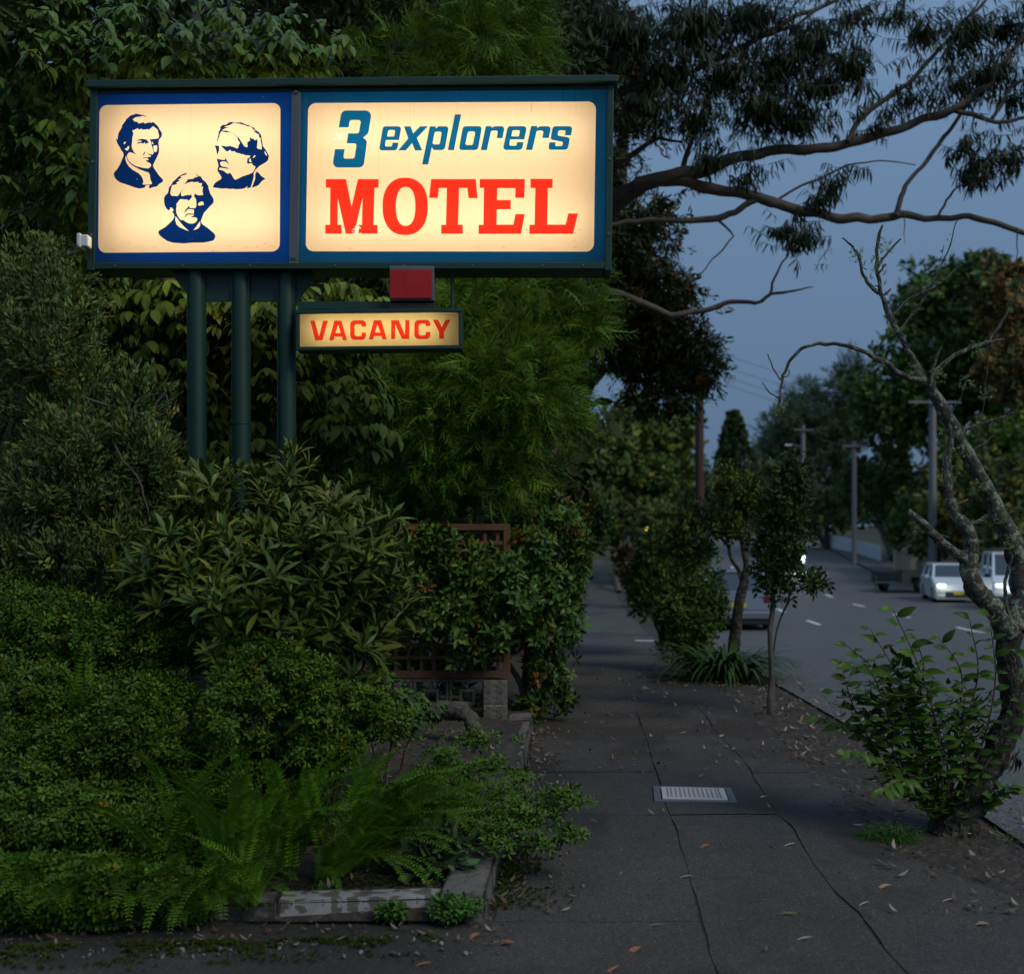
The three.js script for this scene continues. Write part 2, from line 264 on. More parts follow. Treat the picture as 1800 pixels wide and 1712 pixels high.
{
  const ds = [...steps(-120, -6, 8), ...steps(-4, 30, 34), ...steps(32, 130, 49), ...steps(150, 900, 14)], f = (d, s) => { const k = s * 2 - 1; return 6 + Math.sign(k) * (Math.abs(k) < 0.8 ? Math.abs(k) / 0.8 * 34 : 34 + (Math.abs(k) - 0.8) / 0.2 * 760); }; f.n = 80;
  structure('ground', sheet(f, ds, (x, d) => G(x, d) - 0.035), M.grassland);
  const v = (d, s) => lerp(pathR(d) - 0.15, roadNear(d) + 0.1, s); v.n = 4;
  structure('verge', sheet(v, steps(0.5, 60, 100), (x, d) => H(d) - 0.012 + 0.02 * (fbm(x * 3, d * 3, 0, 9) - 0.5)), M.soil);
  const rd = (d, s) => { const a = roadNear(d), b = roadMid(d) + roadHalf(d); return lerp(a, b, s); }; rd.n = 12;
  structure('road', sheet(rd, steps(-10, 128, 138), (x, d) => H(d) + 0.006 + 0.0 * x), M.road);
  const kb = (d, s) => roadMid(d) + roadHalf(d) + s * 2.4; kb.n = 3;
  structure('far_footpath', sheet(kb, steps(20, 128, 70), (x, d) => H(d) + 0.09), M.road);
  // painted lane dashes
  const rd2 = rand(4), dashes = scene.getObjectByName('road');
  for (let d = 12; d < 118; d += 7.2) for (const off of d > 20 ? [0, 3.3] : [0]) {
    if (off && d > 64) continue;
    const w = (dd, s) => roadMid(dd) - off + (s - 0.5) * 0.13; w.n = 1;
    part(dashes, 'lane_marking', sheet(w, steps(d + rd2() * 0.5 + off, d + 2.4 + off, 3), (x, dd) => H(dd) + 0.011), M.white);
  }
}
{ // footpath: asphalt bays with open joints between them
  const foot = structure('footpath', sheet(Object.assign((d, s) => lerp(pathL(d) - 0.1, pathR(d), s), { n: 4 }), steps(0.5, 75, 90), (x, d) => H(d) - 0.003), M.soil), r = rand(9);
  const cutA = (d) => 0.5 + 0.06 * d + 0.05 * (fbm(d * 1.3, 3, 0, 5) - 0.5), cutB = (d) => 1.21 + 0.048 * d + 0.1 * (fbm(d * 1.1, 9, 0, 6) - 0.5), edgeR = (d) => pathR(d) + 0.16 * (fbm(d * 1.7, 20, 0, 3) - 0.5), edgeL = (d) => d < 4.66 ? -2.4 : pathL(d) + 0.02;
  const bays = [[0.4, 4.66], [4.66, 6.42], [6.42, 7.55], [7.55, 10.4], [10.4, 14.2], [14.2, 17.6], [17.6, 24], [24, 34], [34, 50], [50, 74]];
  const stainAndShade = (x, d) => { const k = 0.82 + 0.5 * fbm(x * 1.6 + 4, d * 1.1, 0, 44) + 0.25 * fbm(x * 6, d * 6, 0, 15, 3) - 0.12, s = sm(0.56, 0.64, fbm(x * 1.1 + 7, d * 0.8 + 2, 0, 23, 4)), b = sm(0.45, 0.6, fbm(x * 2.2, d * 2.2, 0, 57)) * sm(6.5, 8.5, d) * (1 - sm(13.5, 15, d)), e = 1 + 0.4 * sm(13.6, 14.6, d); const t = k * (1 - 0.42 * s) * (1 - 0.35 * b); return [t * (1 + 0.1 * b) * e, t * (1 - 0.14 * b) * e, t * (1 - 0.34 * b) * e]; };  // b darkens the littered stretch: brown dirt plus tree shade painted into the colour
  const bay = (a, b, d0, d1, lift, fine) => {
    const g = 0.002, f = Object.assign((d, s) => lerp(a(d) + g + 0.012 * sm(0.45, 0.7, fbm(d * 2.1, 4, 0, 77)), b(d) - g, s), { n: fine ? 16 : 5 });
    const wav = (x, d) => (d < 12 ? 0.05 : 0) * (fbm(x * 1.4 + 2, Math.round(d) * 3.7, 0, 52) - 0.5), top = sheet(f, steps(d0 + g, d1 - g, fine ? Math.ceil((d1 - d0) * 9) : 12), (x, d) => H(d) + lift + 0.007 * (fbm(x * 0.9, d * 0.9, 0, 71) - 0.5), 1, stainAndShade);
    { const p = top.attributes.position; for (let i = 0; i < p.count; i++) p.setZ(i, p.getZ(i) - wav(p.getX(i), -p.getZ(i)) * (Math.abs(-p.getZ(i) - d0) < 0.02 || Math.abs(-p.getZ(i) - d1) < 0.02 ? 1 : 0)); }
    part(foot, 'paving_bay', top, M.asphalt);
  };
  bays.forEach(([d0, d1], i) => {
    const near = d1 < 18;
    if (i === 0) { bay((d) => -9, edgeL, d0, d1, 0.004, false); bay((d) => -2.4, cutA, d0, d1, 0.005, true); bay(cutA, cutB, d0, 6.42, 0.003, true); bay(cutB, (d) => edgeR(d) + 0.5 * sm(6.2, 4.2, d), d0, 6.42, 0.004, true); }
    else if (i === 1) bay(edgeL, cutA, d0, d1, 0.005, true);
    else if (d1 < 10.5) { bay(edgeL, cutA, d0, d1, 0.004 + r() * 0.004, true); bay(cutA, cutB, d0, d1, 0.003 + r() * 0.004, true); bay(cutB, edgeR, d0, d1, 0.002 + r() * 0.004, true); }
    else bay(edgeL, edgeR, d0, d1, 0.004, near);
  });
  part(foot, 'painted_mark', sheet(Object.assign((d, s) => lerp(2.36, 2.72, s), { n: 2 }), steps(21.6, 21.95, 2), (x, d) => H(d) + 0.014), M.white);
  // concrete service lid let into the path
  const lid = thing('service_lid', 'pale square concrete service lid let into the asphalt footpath', 'lid', V(1.1, 0, -6.88)), m = turn(0, -0.1, 0);
  const rim = new THREE.Shape(); rim.moveTo(-0.24, -0.2); rim.lineTo(0.24, -0.2); rim.lineTo(0.24, 0.2); rim.lineTo(-0.24, 0.2); const hole = new THREE.Path(); hole.moveTo(-0.2, -0.16); hole.lineTo(-0.2, 0.16); hole.lineTo(0.2, 0.16); hole.lineTo(0.2, -0.16); rim.holes.push(hole);
  part(lid, 'surround', new THREE.ExtrudeGeometry(rim, { depth: 0.012, bevelEnabled: false }).rotateX(-Math.PI / 2).applyQuaternion(m).translate(1.1, 0.004, -6.88), M.grey);
  part(lid, 'cover', box(0.385, 0.02, 0.305, 0, 0, 0, 0.004).applyQuaternion(m).translate(1.1, 0.012, -6.88), std({ color: C(0.4, 0.38, 0.37), roughness: 0.8 }));
  const rr = rand(31), tread = [];
  for (let i = 0; i < 11; i++) for (let j = 0; j < 9; j++) tread.push(box(0.017, 0.003, 0.0035, 0, 0, 0).rotateY((i + j) % 2 ? 0.8 : -0.8).translate((i - 5) * 0.027, 0.0232, (j - 4) * 0.028).applyQuaternion(m).translate(1.1, 0, -6.88));
  for (const s of [-1, 1]) tread.push(box(0.005, 0.004, 0.26, s * 0.155, 0.0235, 0).applyQuaternion(m).translate(1.1, 0, -6.88));
  part(lid, 'tread_pattern', merge(tread), std({ color: C(0.16, 0.155, 0.15), roughness: 0.9 })).userData.kind = 'stuff';
}
// garden bed with its kerb of blocks
const bedY = (x, d) => 0.075 + 0.05 * sm(4.8, 7, d) + 0.05 * (fbm(x * 2.3, d * 2.3, 0, 33) - 0.5);
structure('garden_soil', sheet(Object.assign((d, s) => lerp(-9, pathL(d) - 0.06, s), { n: 60 }), steps(4.62, 15, 70), (x, d) => (d < 4.72 + (x > -0.1 ? 0 : (x + 0.1) * -0.07 * -1) ? 0.02 : bedY(x, d)) + Math.min(0, H(d))), M.soil);
{
  const k = thing('garden_kerb', 'low concrete block kerb with flaking white paint round the garden bed', 'kerb', V(-0.5, 0, -4.75)), r = rand(12);
  const q0 = V(-3.1, 0, -4.5), q1 = V(-0.1, 0, -4.74), dir = q1.clone().sub(q0).normalize(), ang = Math.atan2(-dir.z, dir.x), len = q1.distanceTo(q0); let s = 0;
  const uvBox = (w, h, d) => { const g = new RoundedBoxGeometry(w, h, d, 2, 0.012), p = g.attributes.position, n = g.attributes.normal, uv = g.attributes.uv, o = r() * 5; for (let i = 0; i < p.count; i++) { const y = Math.abs(n.getY(i)) > 0.6; uv.setXY(i, o + p.getX(i) + (Math.abs(n.getX(i)) > 0.6 ? p.getZ(i) : 0), o + (y ? p.getZ(i) : p.getY(i))); const f = 0.006; p.setXYZ(i, p.getX(i) + (r() - 0.5) * f, p.getY(i) + (r() - 0.5) * f, p.getZ(i) + (r() - 0.5) * f); } return g; };
  while (s < len - 0.05) { const w = Math.min(0.62 + r() * 0.25, len - s), c = q0.clone().addScaledVector(dir, s + w / 2); part(k, 'block', uvBox(w - 0.006, 0.17, 0.15).rotateY(ang).translate(c.x, 0.005 + (r() - 0.5) * 0.008, c.z - 0.05), c.x < -1.2 ? M.concrete : M.flaking); s += w; }
  for (let d = 4.66; d < 9.0;) { const w = 0.39, c = d + w / 2, x = pathL(c) - 0.095; part(k, 'block', uvBox(0.19, 0.19, w - 0.008).rotateY(-0.06 + (r() - 0.5) * 0.015).translate(x + (r() - 0.5) * 0.01, 0.02 + (r() - 0.5) * 0.012, -c), M.concrete); d += w; }
  const ridge = []; for (let d = 7.0; d < 8.3; d += 0.045) ridge.push(box(0.15 + r() * 0.03, 0.014, 0.022, pathL(d) - 0.1 + (r() - 0.5) * 0.02, 0.124, -d, 0.004));
  const rg = part(k, 'ribbed_top', merge(ridge), M.concrete); rg.userData.kind = 'stuff';
}

// ------------------------------------------------------------------ the motel sign
const Z1 = [195, 195, 12.23], Z2 = [370, 205, 12.68], Z3 = [270, 295, 12.225], Z4 = [580, 185, 8.182], Z5 = [790, 185, 7.826], Z6 = [570, 305, 7.826], Z7 = [800, 305, 7.826], Z8 = [520, 540, 6];
function painter(x0, x1, corners, k) {   // canvas over part of a face; points are given on the face's own drawing grid
  const [[ax, ay], [bx, by], [cx, cy], [dx, dy]] = corners, cv = document.createElement('canvas'); cv.width = Math.round((x1 - x0) * k); cv.height = Math.round(300 * k);
  const g = cv.getContext('2d');
  const to = (x, y) => { const u0 = (x - ax) / (bx - ax), top = lerp(ay, by, u0), bot = lerp(cy, dy, u0), v = (y - top) / (bot - top), l = lerp(ax, cx, v), rr = lerp(bx, dx, v); const u = (x - l) / (rr - l), full = bx - ax; return [(u * full + ax - x0) * k, v * cv.height]; };
  const path = (list, [ox, oy, s]) => {   // [x, y, corner radius]
    const p = list.map(([x, y, r]) => [...to(ox + x / s, oy + y / s), (r || 0) / s * k]), n = p.length, mid = (a, b) => [(a[0] + b[0]) / 2, (a[1] + b[1]) / 2], st = mid(p[n - 1], p[0]);
    g.moveTo(...st); for (let i = 0; i < n; i++) g.arcTo(p[i][0], p[i][1], p[(i + 1) % n][0], p[(i + 1) % n][1], p[i][2]), p[i][2] || g.lineTo(p[i][0], p[i][1]); g.closePath();
  };
  const fill = (style, lists, z) => { g.fillStyle = style; g.beginPath(); for (const l of lists) path(l, z); g.fill('evenodd'); };
  return { cv, g, to, fill };
}
const CREAM = '#ffe3be', FACE = [[172, 166], [1067, 157], [167, 461.5], [1064, 462]];
function grime(p, seed, drips) {   // water streaks, spots and scuffs on the acrylic
  const { g, cv } = p, r = rand(seed);
  for (let i = 0; i < drips; i++) { const x = r() * cv.width, l = cv.height * (0.08 + r() * r() * 0.7), w = 1 + r() * 7; g.fillStyle = `rgba(200,130,40,${0.03 + r() * 0.07})`; g.fillRect(x, 0, w, l); }
  for (let i = 0; i < 260; i++) { g.fillStyle = r() < 0.7 ? `rgba(120,70,20,${0.04 + r() * 0.16})` : `rgba(255,255,255,${r() * 0.5})`; g.beginPath(); g.ellipse(r() * cv.width, r() * cv.height, 0.6 + r() * r() * 7, 0.6 + r() * 3, r() * 3, 0, 7); g.fill(); }
  for (let i = 0; i < 16; i++) { g.fillStyle = `rgba(190,120,40,${0.05 + r() * 0.08})`; const x = r() * cv.width, y = cv.height * (0.8 + 0.15 * r()); for (let j = 0; j < 7; j++) { g.beginPath(); g.ellipse(x + (r() - 0.5) * 50, y + (r() - 0.5) * 16, 2 + r() * 12, 1 + r() * 5, -0.4, 0, 7); g.fill(); } }
}
function logoPanel() {
  const p = painter(172, 519, FACE, 4), { fill, g, cv } = p, BL = '#00286a';
  g.fillStyle = '#04378a'; g.fillRect(0, 0, cv.width, cv.height);
  fill(CREAM, [[[174, 185, 14], [498, 181, 13], [497, 442, 14], [172, 444, 14]]], [0, 0, 1]);
  // head turned to the right
  fill(BL, [[[565, 62], [640, 80], [710, 90], [770, 115], [812, 132], [895, 205], [920, 235], [975, 275], [1045, 345], [1065, 390], [1110, 460], [1122, 500], [1110, 555], [1060, 620], [1045, 680], [1060, 830], [1055, 900], [1000, 1020], [925, 1165], [940, 1220], [1010, 1320], [1060, 1390], [1140, 1470], [1147, 1500], [1135, 1525], [1060, 1570], [1010, 1625], [920, 1640], [850, 1668], [740, 1650], [630, 1670], [520, 1645], [400, 1600], [200, 1535], [110, 1470], [65, 1390], [65, 1330], [150, 1235], [210, 1130], [245, 1040], [280, 960], [270, 900], [215, 830], [200, 790], [150, 720], [120, 640], [110, 595], [145, 620], [150, 560], [170, 470], [245, 345], [240, 320], [330, 200], [330, 185], [430, 100]]], Z1);
  fill(CREAM, [[[470, 185], [545, 135], [650, 122], [690, 105], [760, 122], [825, 130], [905, 200], [915, 235], [900, 260], [840, 245], [740, 275], [725, 245], [600, 275], [590, 238], [515, 230], [495, 200]],
    [[470, 418], [510, 410], [595, 370], [600, 402], [685, 385], [690, 408], [815, 392], [825, 412], [930, 328], [1030, 405], [1040, 470], [1060, 530], [1045, 590], [990, 600], [880, 612], [850, 600], [880, 660], [895, 740], [930, 850], [940, 900], [920, 938], [860, 930], [800, 905], [815, 925], [880, 965], [880, 985], [850, 990], [835, 970], [825, 1000], [700, 1004], [700, 1012], [780, 1014], [830, 1035], [825, 1055], [765, 1068], [790, 1090], [870, 1130], [885, 1160], [870, 1205], [820, 1238], [700, 1225], [560, 1190], [450, 1130], [390, 1070], [355, 1005], [350, 960], [380, 910], [420, 885], [560, 935], [510, 890], [470, 820], [455, 760], [465, 680], [475, 560], [495, 490], [480, 450]],
    [[930, 755], [1010, 735], [1020, 780], [1010, 870], [980, 888], [950, 878], [935, 810]], [[915, 660], [938, 720], [905, 710], [893, 680]], [[275, 710], [290, 670], [330, 660], [320, 695], [295, 720]], [[300, 815], [345, 800], [385, 750], [400, 760], [400, 810], [370, 850], [340, 852]],
    [[320, 985], [335, 980], [365, 1060], [430, 1140], [520, 1200], [640, 1260], [760, 1305], [830, 1325], [855, 1370], [862, 1440], [880, 1500], [905, 1545], [890, 1578], [820, 1580], [710, 1585], [692, 1560], [718, 1540], [705, 1470], [670, 1400], [600, 1335], [480, 1270], [390, 1190], [340, 1110], [318, 1040]],
    [[850, 1590], [838, 1640], [848, 1680], [740, 1660], [760, 1610], [800, 1590]]], Z1);
  fill(BL, [[[570, 640], [630, 610], [710, 602], [790, 622], [835, 690], [780, 700], [750, 725], [755, 690], [740, 670], [730, 705], [650, 690], [600, 705], [565, 692], [620, 670], [690, 655], [650, 638], [580, 645]], [[755, 865], [755, 890], [735, 935], [695, 965], [715, 920]], [[700, 1003], [820, 1000], [830, 1010], [780, 1014], [700, 1012]]], Z1);
  // head turned to the left
  fill(BL, [[[185, 555], [215, 460], [232, 330], [262, 295], [268, 230], [320, 185], [400, 180], [460, 132], [520, 118], [560, 130], [600, 138], [740, 128], [830, 170], [930, 200], [1020, 245], [1060, 295], [1135, 345], [1190, 420], [1200, 490], [1230, 660], [1290, 740], [1365, 868], [1345, 970], [1290, 1020], [1150, 1100], [1060, 1190], [1020, 1260], [1025, 1340], [1000, 1430], [955, 1580], [870, 1600], [885, 1545], [830, 1590], [780, 1610], [640, 1620], [560, 1608], [480, 1612], [400, 1600], [300, 1605], [200, 1590], [105, 1580], [110, 1540], [150, 1475], [220, 1430], [290, 1390], [295, 1350], [260, 1290], [210, 1220], [200, 1170], [225, 1110], [215, 1040], [185, 940]]], Z2);
  fill(CREAM, [[[205, 545], [245, 450], [255, 380], [290, 330], [380, 345], [500, 350], [545, 352], [575, 395], [610, 420], [660, 480], [660, 515], [715, 585], [680, 640], [670, 700], [640, 712], [560, 675], [490, 655], [400, 668], [300, 645], [292, 660], [350, 720], [410, 775], [450, 770], [490, 735], [510, 770], [600, 775], [625, 805], [720, 822], [740, 845], [770, 830], [820, 860], [950, 870], [930, 910], [880, 940], [870, 1030], [890, 1050], [985, 1040], [1000, 1080], [1060, 1110], [1050, 1170], [1000, 1245], [920, 1285], [760, 1335], [650, 1395], [595, 1410], [560, 1360], [520, 1290], [490, 1250], [460, 1268], [420, 1270], [380, 1240], [330, 1200], [245, 1185], [240, 1160], [260, 1140], [330, 1145], [420, 1160], [465, 1165], [440, 1140], [290, 1105], [260, 1050], [270, 1010], [330, 998], [400, 1005], [430, 1040], [470, 1070], [430, 1000], [380, 915], [355, 900], [382, 935], [375, 960], [330, 968], [190, 940], [100, 900], [100, 600], [184, 556]]], Z2);
  fill(CREAM, [[[300, 310], [370, 265], [450, 250], [350, 225], [470, 195], [560, 145], [700, 160], [800, 185], [880, 215], [960, 220], [1010, 290], [1075, 320], [1015, 325], [1140, 405], [1135, 445], [1180, 490], [1175, 530], [1205, 640], [1200, 735], [1110, 715], [1090, 690], [1110, 560], [1095, 500], [1050, 530], [1000, 485], [980, 495], [930, 450], [940, 530], [875, 575], [885, 670], [870, 685], [810, 665], [760, 590], [690, 480], [605, 412], [540, 350], [500, 345], [400, 320]],
    [[1000, 910], [1040, 860], [1068, 865], [1050, 895], [1010, 925]], [[915, 970], [930, 940], [958, 940], [960, 980], [978, 1005], [950, 1020], [920, 1000]], [[1255, 770], [1285, 785], [1325, 860], [1315, 875], [1280, 845]]], Z2);
  fill(BL, [[[145, 640], [240, 655], [240, 760], [195, 855], [180, 760]], [[300, 314], [400, 312], [510, 350], [380, 350]], [[1085, 1222], [1140, 1255], [1190, 1320], [1285, 1388], [1200, 1440], [1130, 1530], [980, 1590], [1010, 1500], [1055, 1390], [1058, 1290]]], Z2);
  // head facing out, below
  fill(BL, [[[745, 110], [700, 120], [600, 165], [540, 210], [500, 255], [440, 300], [420, 350], [355, 430], [350, 490], [330, 550], [280, 590], [250, 650], [250, 730], [275, 830], [310, 880], [360, 920], [430, 945], [470, 1000], [475, 1050], [450, 1110], [370, 1190], [280, 1270], [200, 1315], [140, 1350], [125, 1385], [150, 1440], [220, 1500], [320, 1565], [450, 1605], [700, 1620], [880, 1605], [1110, 1605], [1230, 1585], [1330, 1560], [1370, 1500], [1375, 1450], [1330, 1390], [1220, 1300], [1090, 1210], [1055, 1150], [1080, 1080], [1125, 965], [1180, 910], [1250, 830], [1330, 755], [1340, 690], [1310, 620], [1265, 560], [1225, 440], [1220, 390], [1165, 310], [1090, 250], [1060, 190], [1000, 170], [930, 110]]], Z3);
  fill(CREAM, [[[745, 140], [600, 185], [640, 210], [545, 262], [605, 262], [510, 328], [550, 345], [430, 375], [405, 450], [388, 545], [405, 590], [430, 605], [470, 598], [510, 608], [560, 600], [600, 540], [640, 490], [690, 460], [650, 490], [625, 520], [625, 600], [660, 610], [740, 585], [820, 585], [845, 565], [865, 630], [835, 660], [795, 712], [765, 680], [700, 680], [610, 670], [565, 715], [555, 740], [520, 770], [530, 820], [515, 880], [520, 960], [560, 1050], [615, 1118], [670, 1120], [740, 1165], [800, 1195], [870, 1200], [940, 1175], [975, 1130], [978, 1090], [950, 1065], [860, 1060], [845, 1045], [890, 1030], [908, 1005], [760, 1005], [720, 1050], [695, 1085], [710, 1040], [740, 990], [780, 978], [905, 985], [905, 895], [780, 885], [740, 930], [690, 965], [720, 905], [805, 810], [810, 860], [870, 865], [930, 865], [955, 840], [958, 720], [945, 660], [905, 615], [915, 575], [950, 548], [955, 575], [1010, 590], [1110, 585], [1092, 510], [1105, 395], [1065, 415], [1085, 330], [1005, 325], [1010, 298], [890, 310], [870, 295], [760, 325], [690, 360], [730, 310], [775, 245], [880, 240], [920, 210], [1000, 190], [940, 125], [930, 90], [830, 90], [745, 95]]], Z3);
  fill(CREAM, [[[340, 930], [385, 885], [380, 855], [415, 850], [455, 890], [462, 915], [430, 945], [400, 975]], [[988, 790], [1020, 745], [1070, 720], [1120, 740], [1115, 770], [1125, 800], [1070, 800], [1020, 815]], [[495, 1040], [530, 1065], [600, 1160], [680, 1250], [800, 1360], [720, 1330], [590, 1275], [520, 1210], [500, 1130]], [[1030, 1150], [1045, 1180], [1040, 1250], [1000, 1300], [890, 1340], [950, 1275], [1000, 1200]]], Z3);
  grime(p, 3, 8); return cv;
}
function namePanel() {
  const p = painter(535, 1067, FACE, 3.8), { fill, g, cv } = p, BL = '#075e92', RD = '#f5321e';
  g.fillStyle = '#05497c'; g.fillRect(0, 0, cv.width, cv.height);
  fill(CREAM, [[[547, 181, 14], [1048, 178, 14], [1045, 442.7, 14], [543, 441.7, 14]]], [0, 0, 1]);
  fill(BL, [[[172, 318], [212, 75, 80], [650, 75, 85], [598, 400, 50], [522, 468], [580, 510, 60], [530, 895, 80], [78, 895, 75], [118, 632], [258, 632], [235, 768, 30], [398, 768, 35], [430, 548, 30], [285, 548], [308, 405], [460, 405, 35], [493, 212, 30], [330, 212, 35], [315, 318]],
    [[1038, 500], [1072, 303, 40], [808, 303, 45], [750, 650, 40], [1010, 650, 55], [1030, 538], [945, 538], [936, 593, 25], [835, 593, 18], [848, 500]], [[883, 355, 25], [985, 355, 20], [968, 450], [866, 450]],
    [[1108, 303], [1203, 303], [1240, 403], [1340, 303], [1450, 303], [1293, 468], [1370, 650], [1268, 650], [1225, 545], [1135, 650], [1025, 650], [1170, 478]],
    [[1478, 303], [1565, 303], [1560, 335], [1600, 303], [1750, 303, 40], [1690, 645, 55], [1530, 645, 30], [1508, 600], [1455, 852], [1368, 852]], [[1548, 380, 25], [1650, 380, 22], [1618, 563, 25], [1515, 563, 22]]], Z4);
  fill(BL, [[[112, 125], [197, 125], [100, 618], [15, 618]], [[222, 288, 45], [482, 288, 40], [425, 618, 55], [165, 618, 40]], [[290, 360, 25], [392, 360, 22], [355, 548, 25], [252, 548, 22]],
    [[532, 288], [612, 288], [612, 310], [650, 288], [790, 288, 40], [760, 452], [680, 452], [697, 348, 22], [605, 348, 25], [548, 618], [465, 618]],
    [[1055, 470], [1090, 288, 40], [830, 288, 45], [762, 615, 40], [1025, 615, 55], [1045, 508], [958, 508], [948, 557, 22], [850, 557, 18], [862, 470]], [[895, 342, 22], [998, 342, 18], [980, 428], [878, 428]],
    [[1145, 285], [1230, 285], [1230, 312], [1265, 288], [1418, 288, 40], [1385, 450], [1298, 450], [1315, 348, 20], [1222, 348, 25], [1163, 615], [1077, 615]],
    [[1600, 413], [1685, 413], [1705, 288, 35], [1440, 288, 45], [1405, 470, 35], [1580, 505, 15], [1565, 563, 20], [1470, 563, 15], [1478, 510], [1393, 510], [1378, 612, 35], [1640, 612, 50], [1672, 445, 35], [1503, 418, 15], [1515, 345, 22], [1615, 345, 15]]], Z5);
  const oval = (cx, cy, rx, ry, e) => { const o = []; for (let i = 0; i < 72; i++) { const a = i / 72 * Math.PI * 2, c = Math.cos(a), s = Math.sin(a); o.push([cx + rx * Math.sign(c) * Math.pow(Math.abs(c), 2 / e), cy + ry * Math.sign(s) * Math.pow(Math.abs(s), 2 / e)]); } return o; };
  fill(RD, [[[66, 78], [343, 78], [420, 458], [508, 78], [792, 78], [790, 195], [735, 197], [722, 708], [778, 708], [777, 828], [520, 828], [520, 708], [565, 708], [572, 330], [457, 828], [342, 828], [230, 335], [228, 706], [284, 706], [284, 828], [58, 828], [58, 706], [124, 706], [128, 197], [66, 195]], oval(1157, 453, 310, 394, 2.3), oval(1163, 453, 133, 268, 2.35)], Z6);
  fill(RD, [[[-288, 78], [318, 78], [345, 340], [222, 340], [205, 200], [92, 200], [80, 706], [144, 706], [144, 830], [-150, 830], [-150, 708], [-85, 708], [-73, 200], [-183, 200], [-197, 336], [-316, 336]],
    [[373, 78], [985, 78], [978, 335], [855, 335], [858, 202], [612, 202], [608, 367], [795, 367], [793, 493], [605, 493], [603, 706], [830, 706], [860, 560], [985, 560], [933, 832], [360, 832], [360, 708], [425, 708], [432, 200], [372, 198]],
    [[1062, 75], [1360, 75], [1358, 200], [1295, 202], [1288, 706], [1537, 706], [1572, 552], [1703, 552], [1637, 832], [1048, 832], [1050, 708], [1118, 708], [1127, 202], [1062, 200]]], Z7);
  grime(p, 8, 46);
  const r = rand(2);   // bare scuffs where the print has flaked off, and black drip lines
  for (const [x, y] of [[600, 240], [633, 405]]) for (let i = 0; i < 26; i++) { const [a, b] = p.to(x + (r() - 0.5) * 16, y + (r() - 0.5) * 13); g.fillStyle = 'rgba(255,250,240,0.85)'; g.beginPath(); g.ellipse(a, b, 1 + r() * 11, 1 + r() * 4, -0.5 + r(), 0, 7); g.fill(); }
  g.strokeStyle = 'rgba(10,30,40,0.75)'; g.lineWidth = 2.5; for (const [x, l] of [[992, 22], [1003, 14], [1012, 20], [1045, 17]]) { const [a, b] = p.to(x, 158); g.beginPath(); g.moveTo(a, b); g.lineTo(a - 2, b + l * 1.6); g.lineTo(a + 1, b + l * 3.6); g.stroke(); }
  g.strokeStyle = 'rgba(230,150,40,0.9)'; g.lineWidth = 4; { const [a, b] = p.to(938, 181); g.beginPath(); g.moveTo(a, b); g.lineTo(a - 6, b + 60); g.stroke(); }
  return cv;
}
function vacancyPanel() {
  const cv = document.createElement('canvas'), k = 5; cv.width = 281 * k; cv.height = 58 * k; const g = cv.getContext('2d'), r = rand(6);
  const A = [[526.5, 552.8], [806, 549], [526.5, 609], [806, 608]];
  const to = (x, y) => { const u = (x - A[0][0]) / (A[1][0] - A[0][0]), t = lerp(A[0][1], A[1][1], u), b = lerp(A[2][1], A[3][1], u); return [u * cv.width, (y - t) / (b - t) * cv.height]; };
  g.fillStyle = '#fbdc9c'; g.fillRect(0, 0, cv.width, cv.height);
  const fill = (lists) => { g.beginPath(); for (const l of lists) { const p = l.map(([x, y, q]) => [...to(520 + x / 6, 540 + y / 6), (q || 0) / 6 * k]), n = p.length; g.moveTo((p[n - 1][0] + p[0][0]) / 2, (p[n - 1][1] + p[0][1]) / 2); for (let i = 0; i < n; i++) { g.arcTo(p[i][0], p[i][1], p[(i + 1) % n][0], p[(i + 1) % n][1], p[i][2]); p[i][2] || g.lineTo(p[i][0], p[i][1]); } g.closePath(); } g.fill('evenodd'); };
  const letters = [[[148, 143], [195, 143], [240, 308], [283, 143], [335, 143], [277, 347], [198, 347]], [[347, 347], [402, 143], [478, 143], [537, 347], [492, 347], [483, 310], [405, 310], [393, 347]], [[443, 185], [470, 272], [415, 272]],
    [[740, 205], [740, 138, 45], [570, 140, 50], [570, 345, 50], [737, 345, 45], [737, 268], [692, 268], [692, 305, 18], [617, 305, 22], [617, 180, 22], [692, 180, 15], [692, 205]],
    [[765, 341], [822, 138], [900, 138], [958, 341], [912, 341], [902, 305], [823, 305], [813, 341]], [[860, 180], [890, 268], [833, 268]], [[1005, 138], [1085, 138], [1150, 295], [1155, 138], [1198, 138], [1195, 338], [1118, 338], [1048, 180], [1045, 338], [1003, 338]],
    [[1418, 200], [1418, 133, 45], [1250, 135, 50], [1248, 340, 50], [1417, 340, 45], [1417, 263], [1370, 263], [1370, 300, 18], [1297, 300, 22], [1297, 175, 22], [1370, 175, 15], [1370, 200]], [[1445, 133], [1500, 133], [1540, 212], [1580, 133], [1632, 133], [1562, 265], [1562, 337], [1510, 337], [1510, 265]]];
  g.save(); g.translate(-5, 3); g.fillStyle = 'rgba(255,240,200,0.8)'; fill(letters); g.restore();
  g.fillStyle = '#f4381c'; fill(letters);
  for (let i = 0; i < 120; i++) { g.fillStyle = r() < 0.6 ? `rgba(110,80,40,${0.05 + r() * 0.2})` : `rgba(255,255,245,${0.3 + r() * 0.6})`; g.beginPath(); g.ellipse(r() * cv.width, r() * cv.height, 0.7 + r() * r() * 5, 0.7 + r() * 2, r() * 3, 0, 7); g.fill(); }
  g.strokeStyle = 'rgba(90,60,30,0.6)'; g.lineWidth = 2; g.beginPath(); g.moveTo(cv.width * 0.85, 14); g.quadraticCurveTo(cv.width * 0.93, 16, cv.width * 0.985, 30); g.stroke();
  return cv;
}
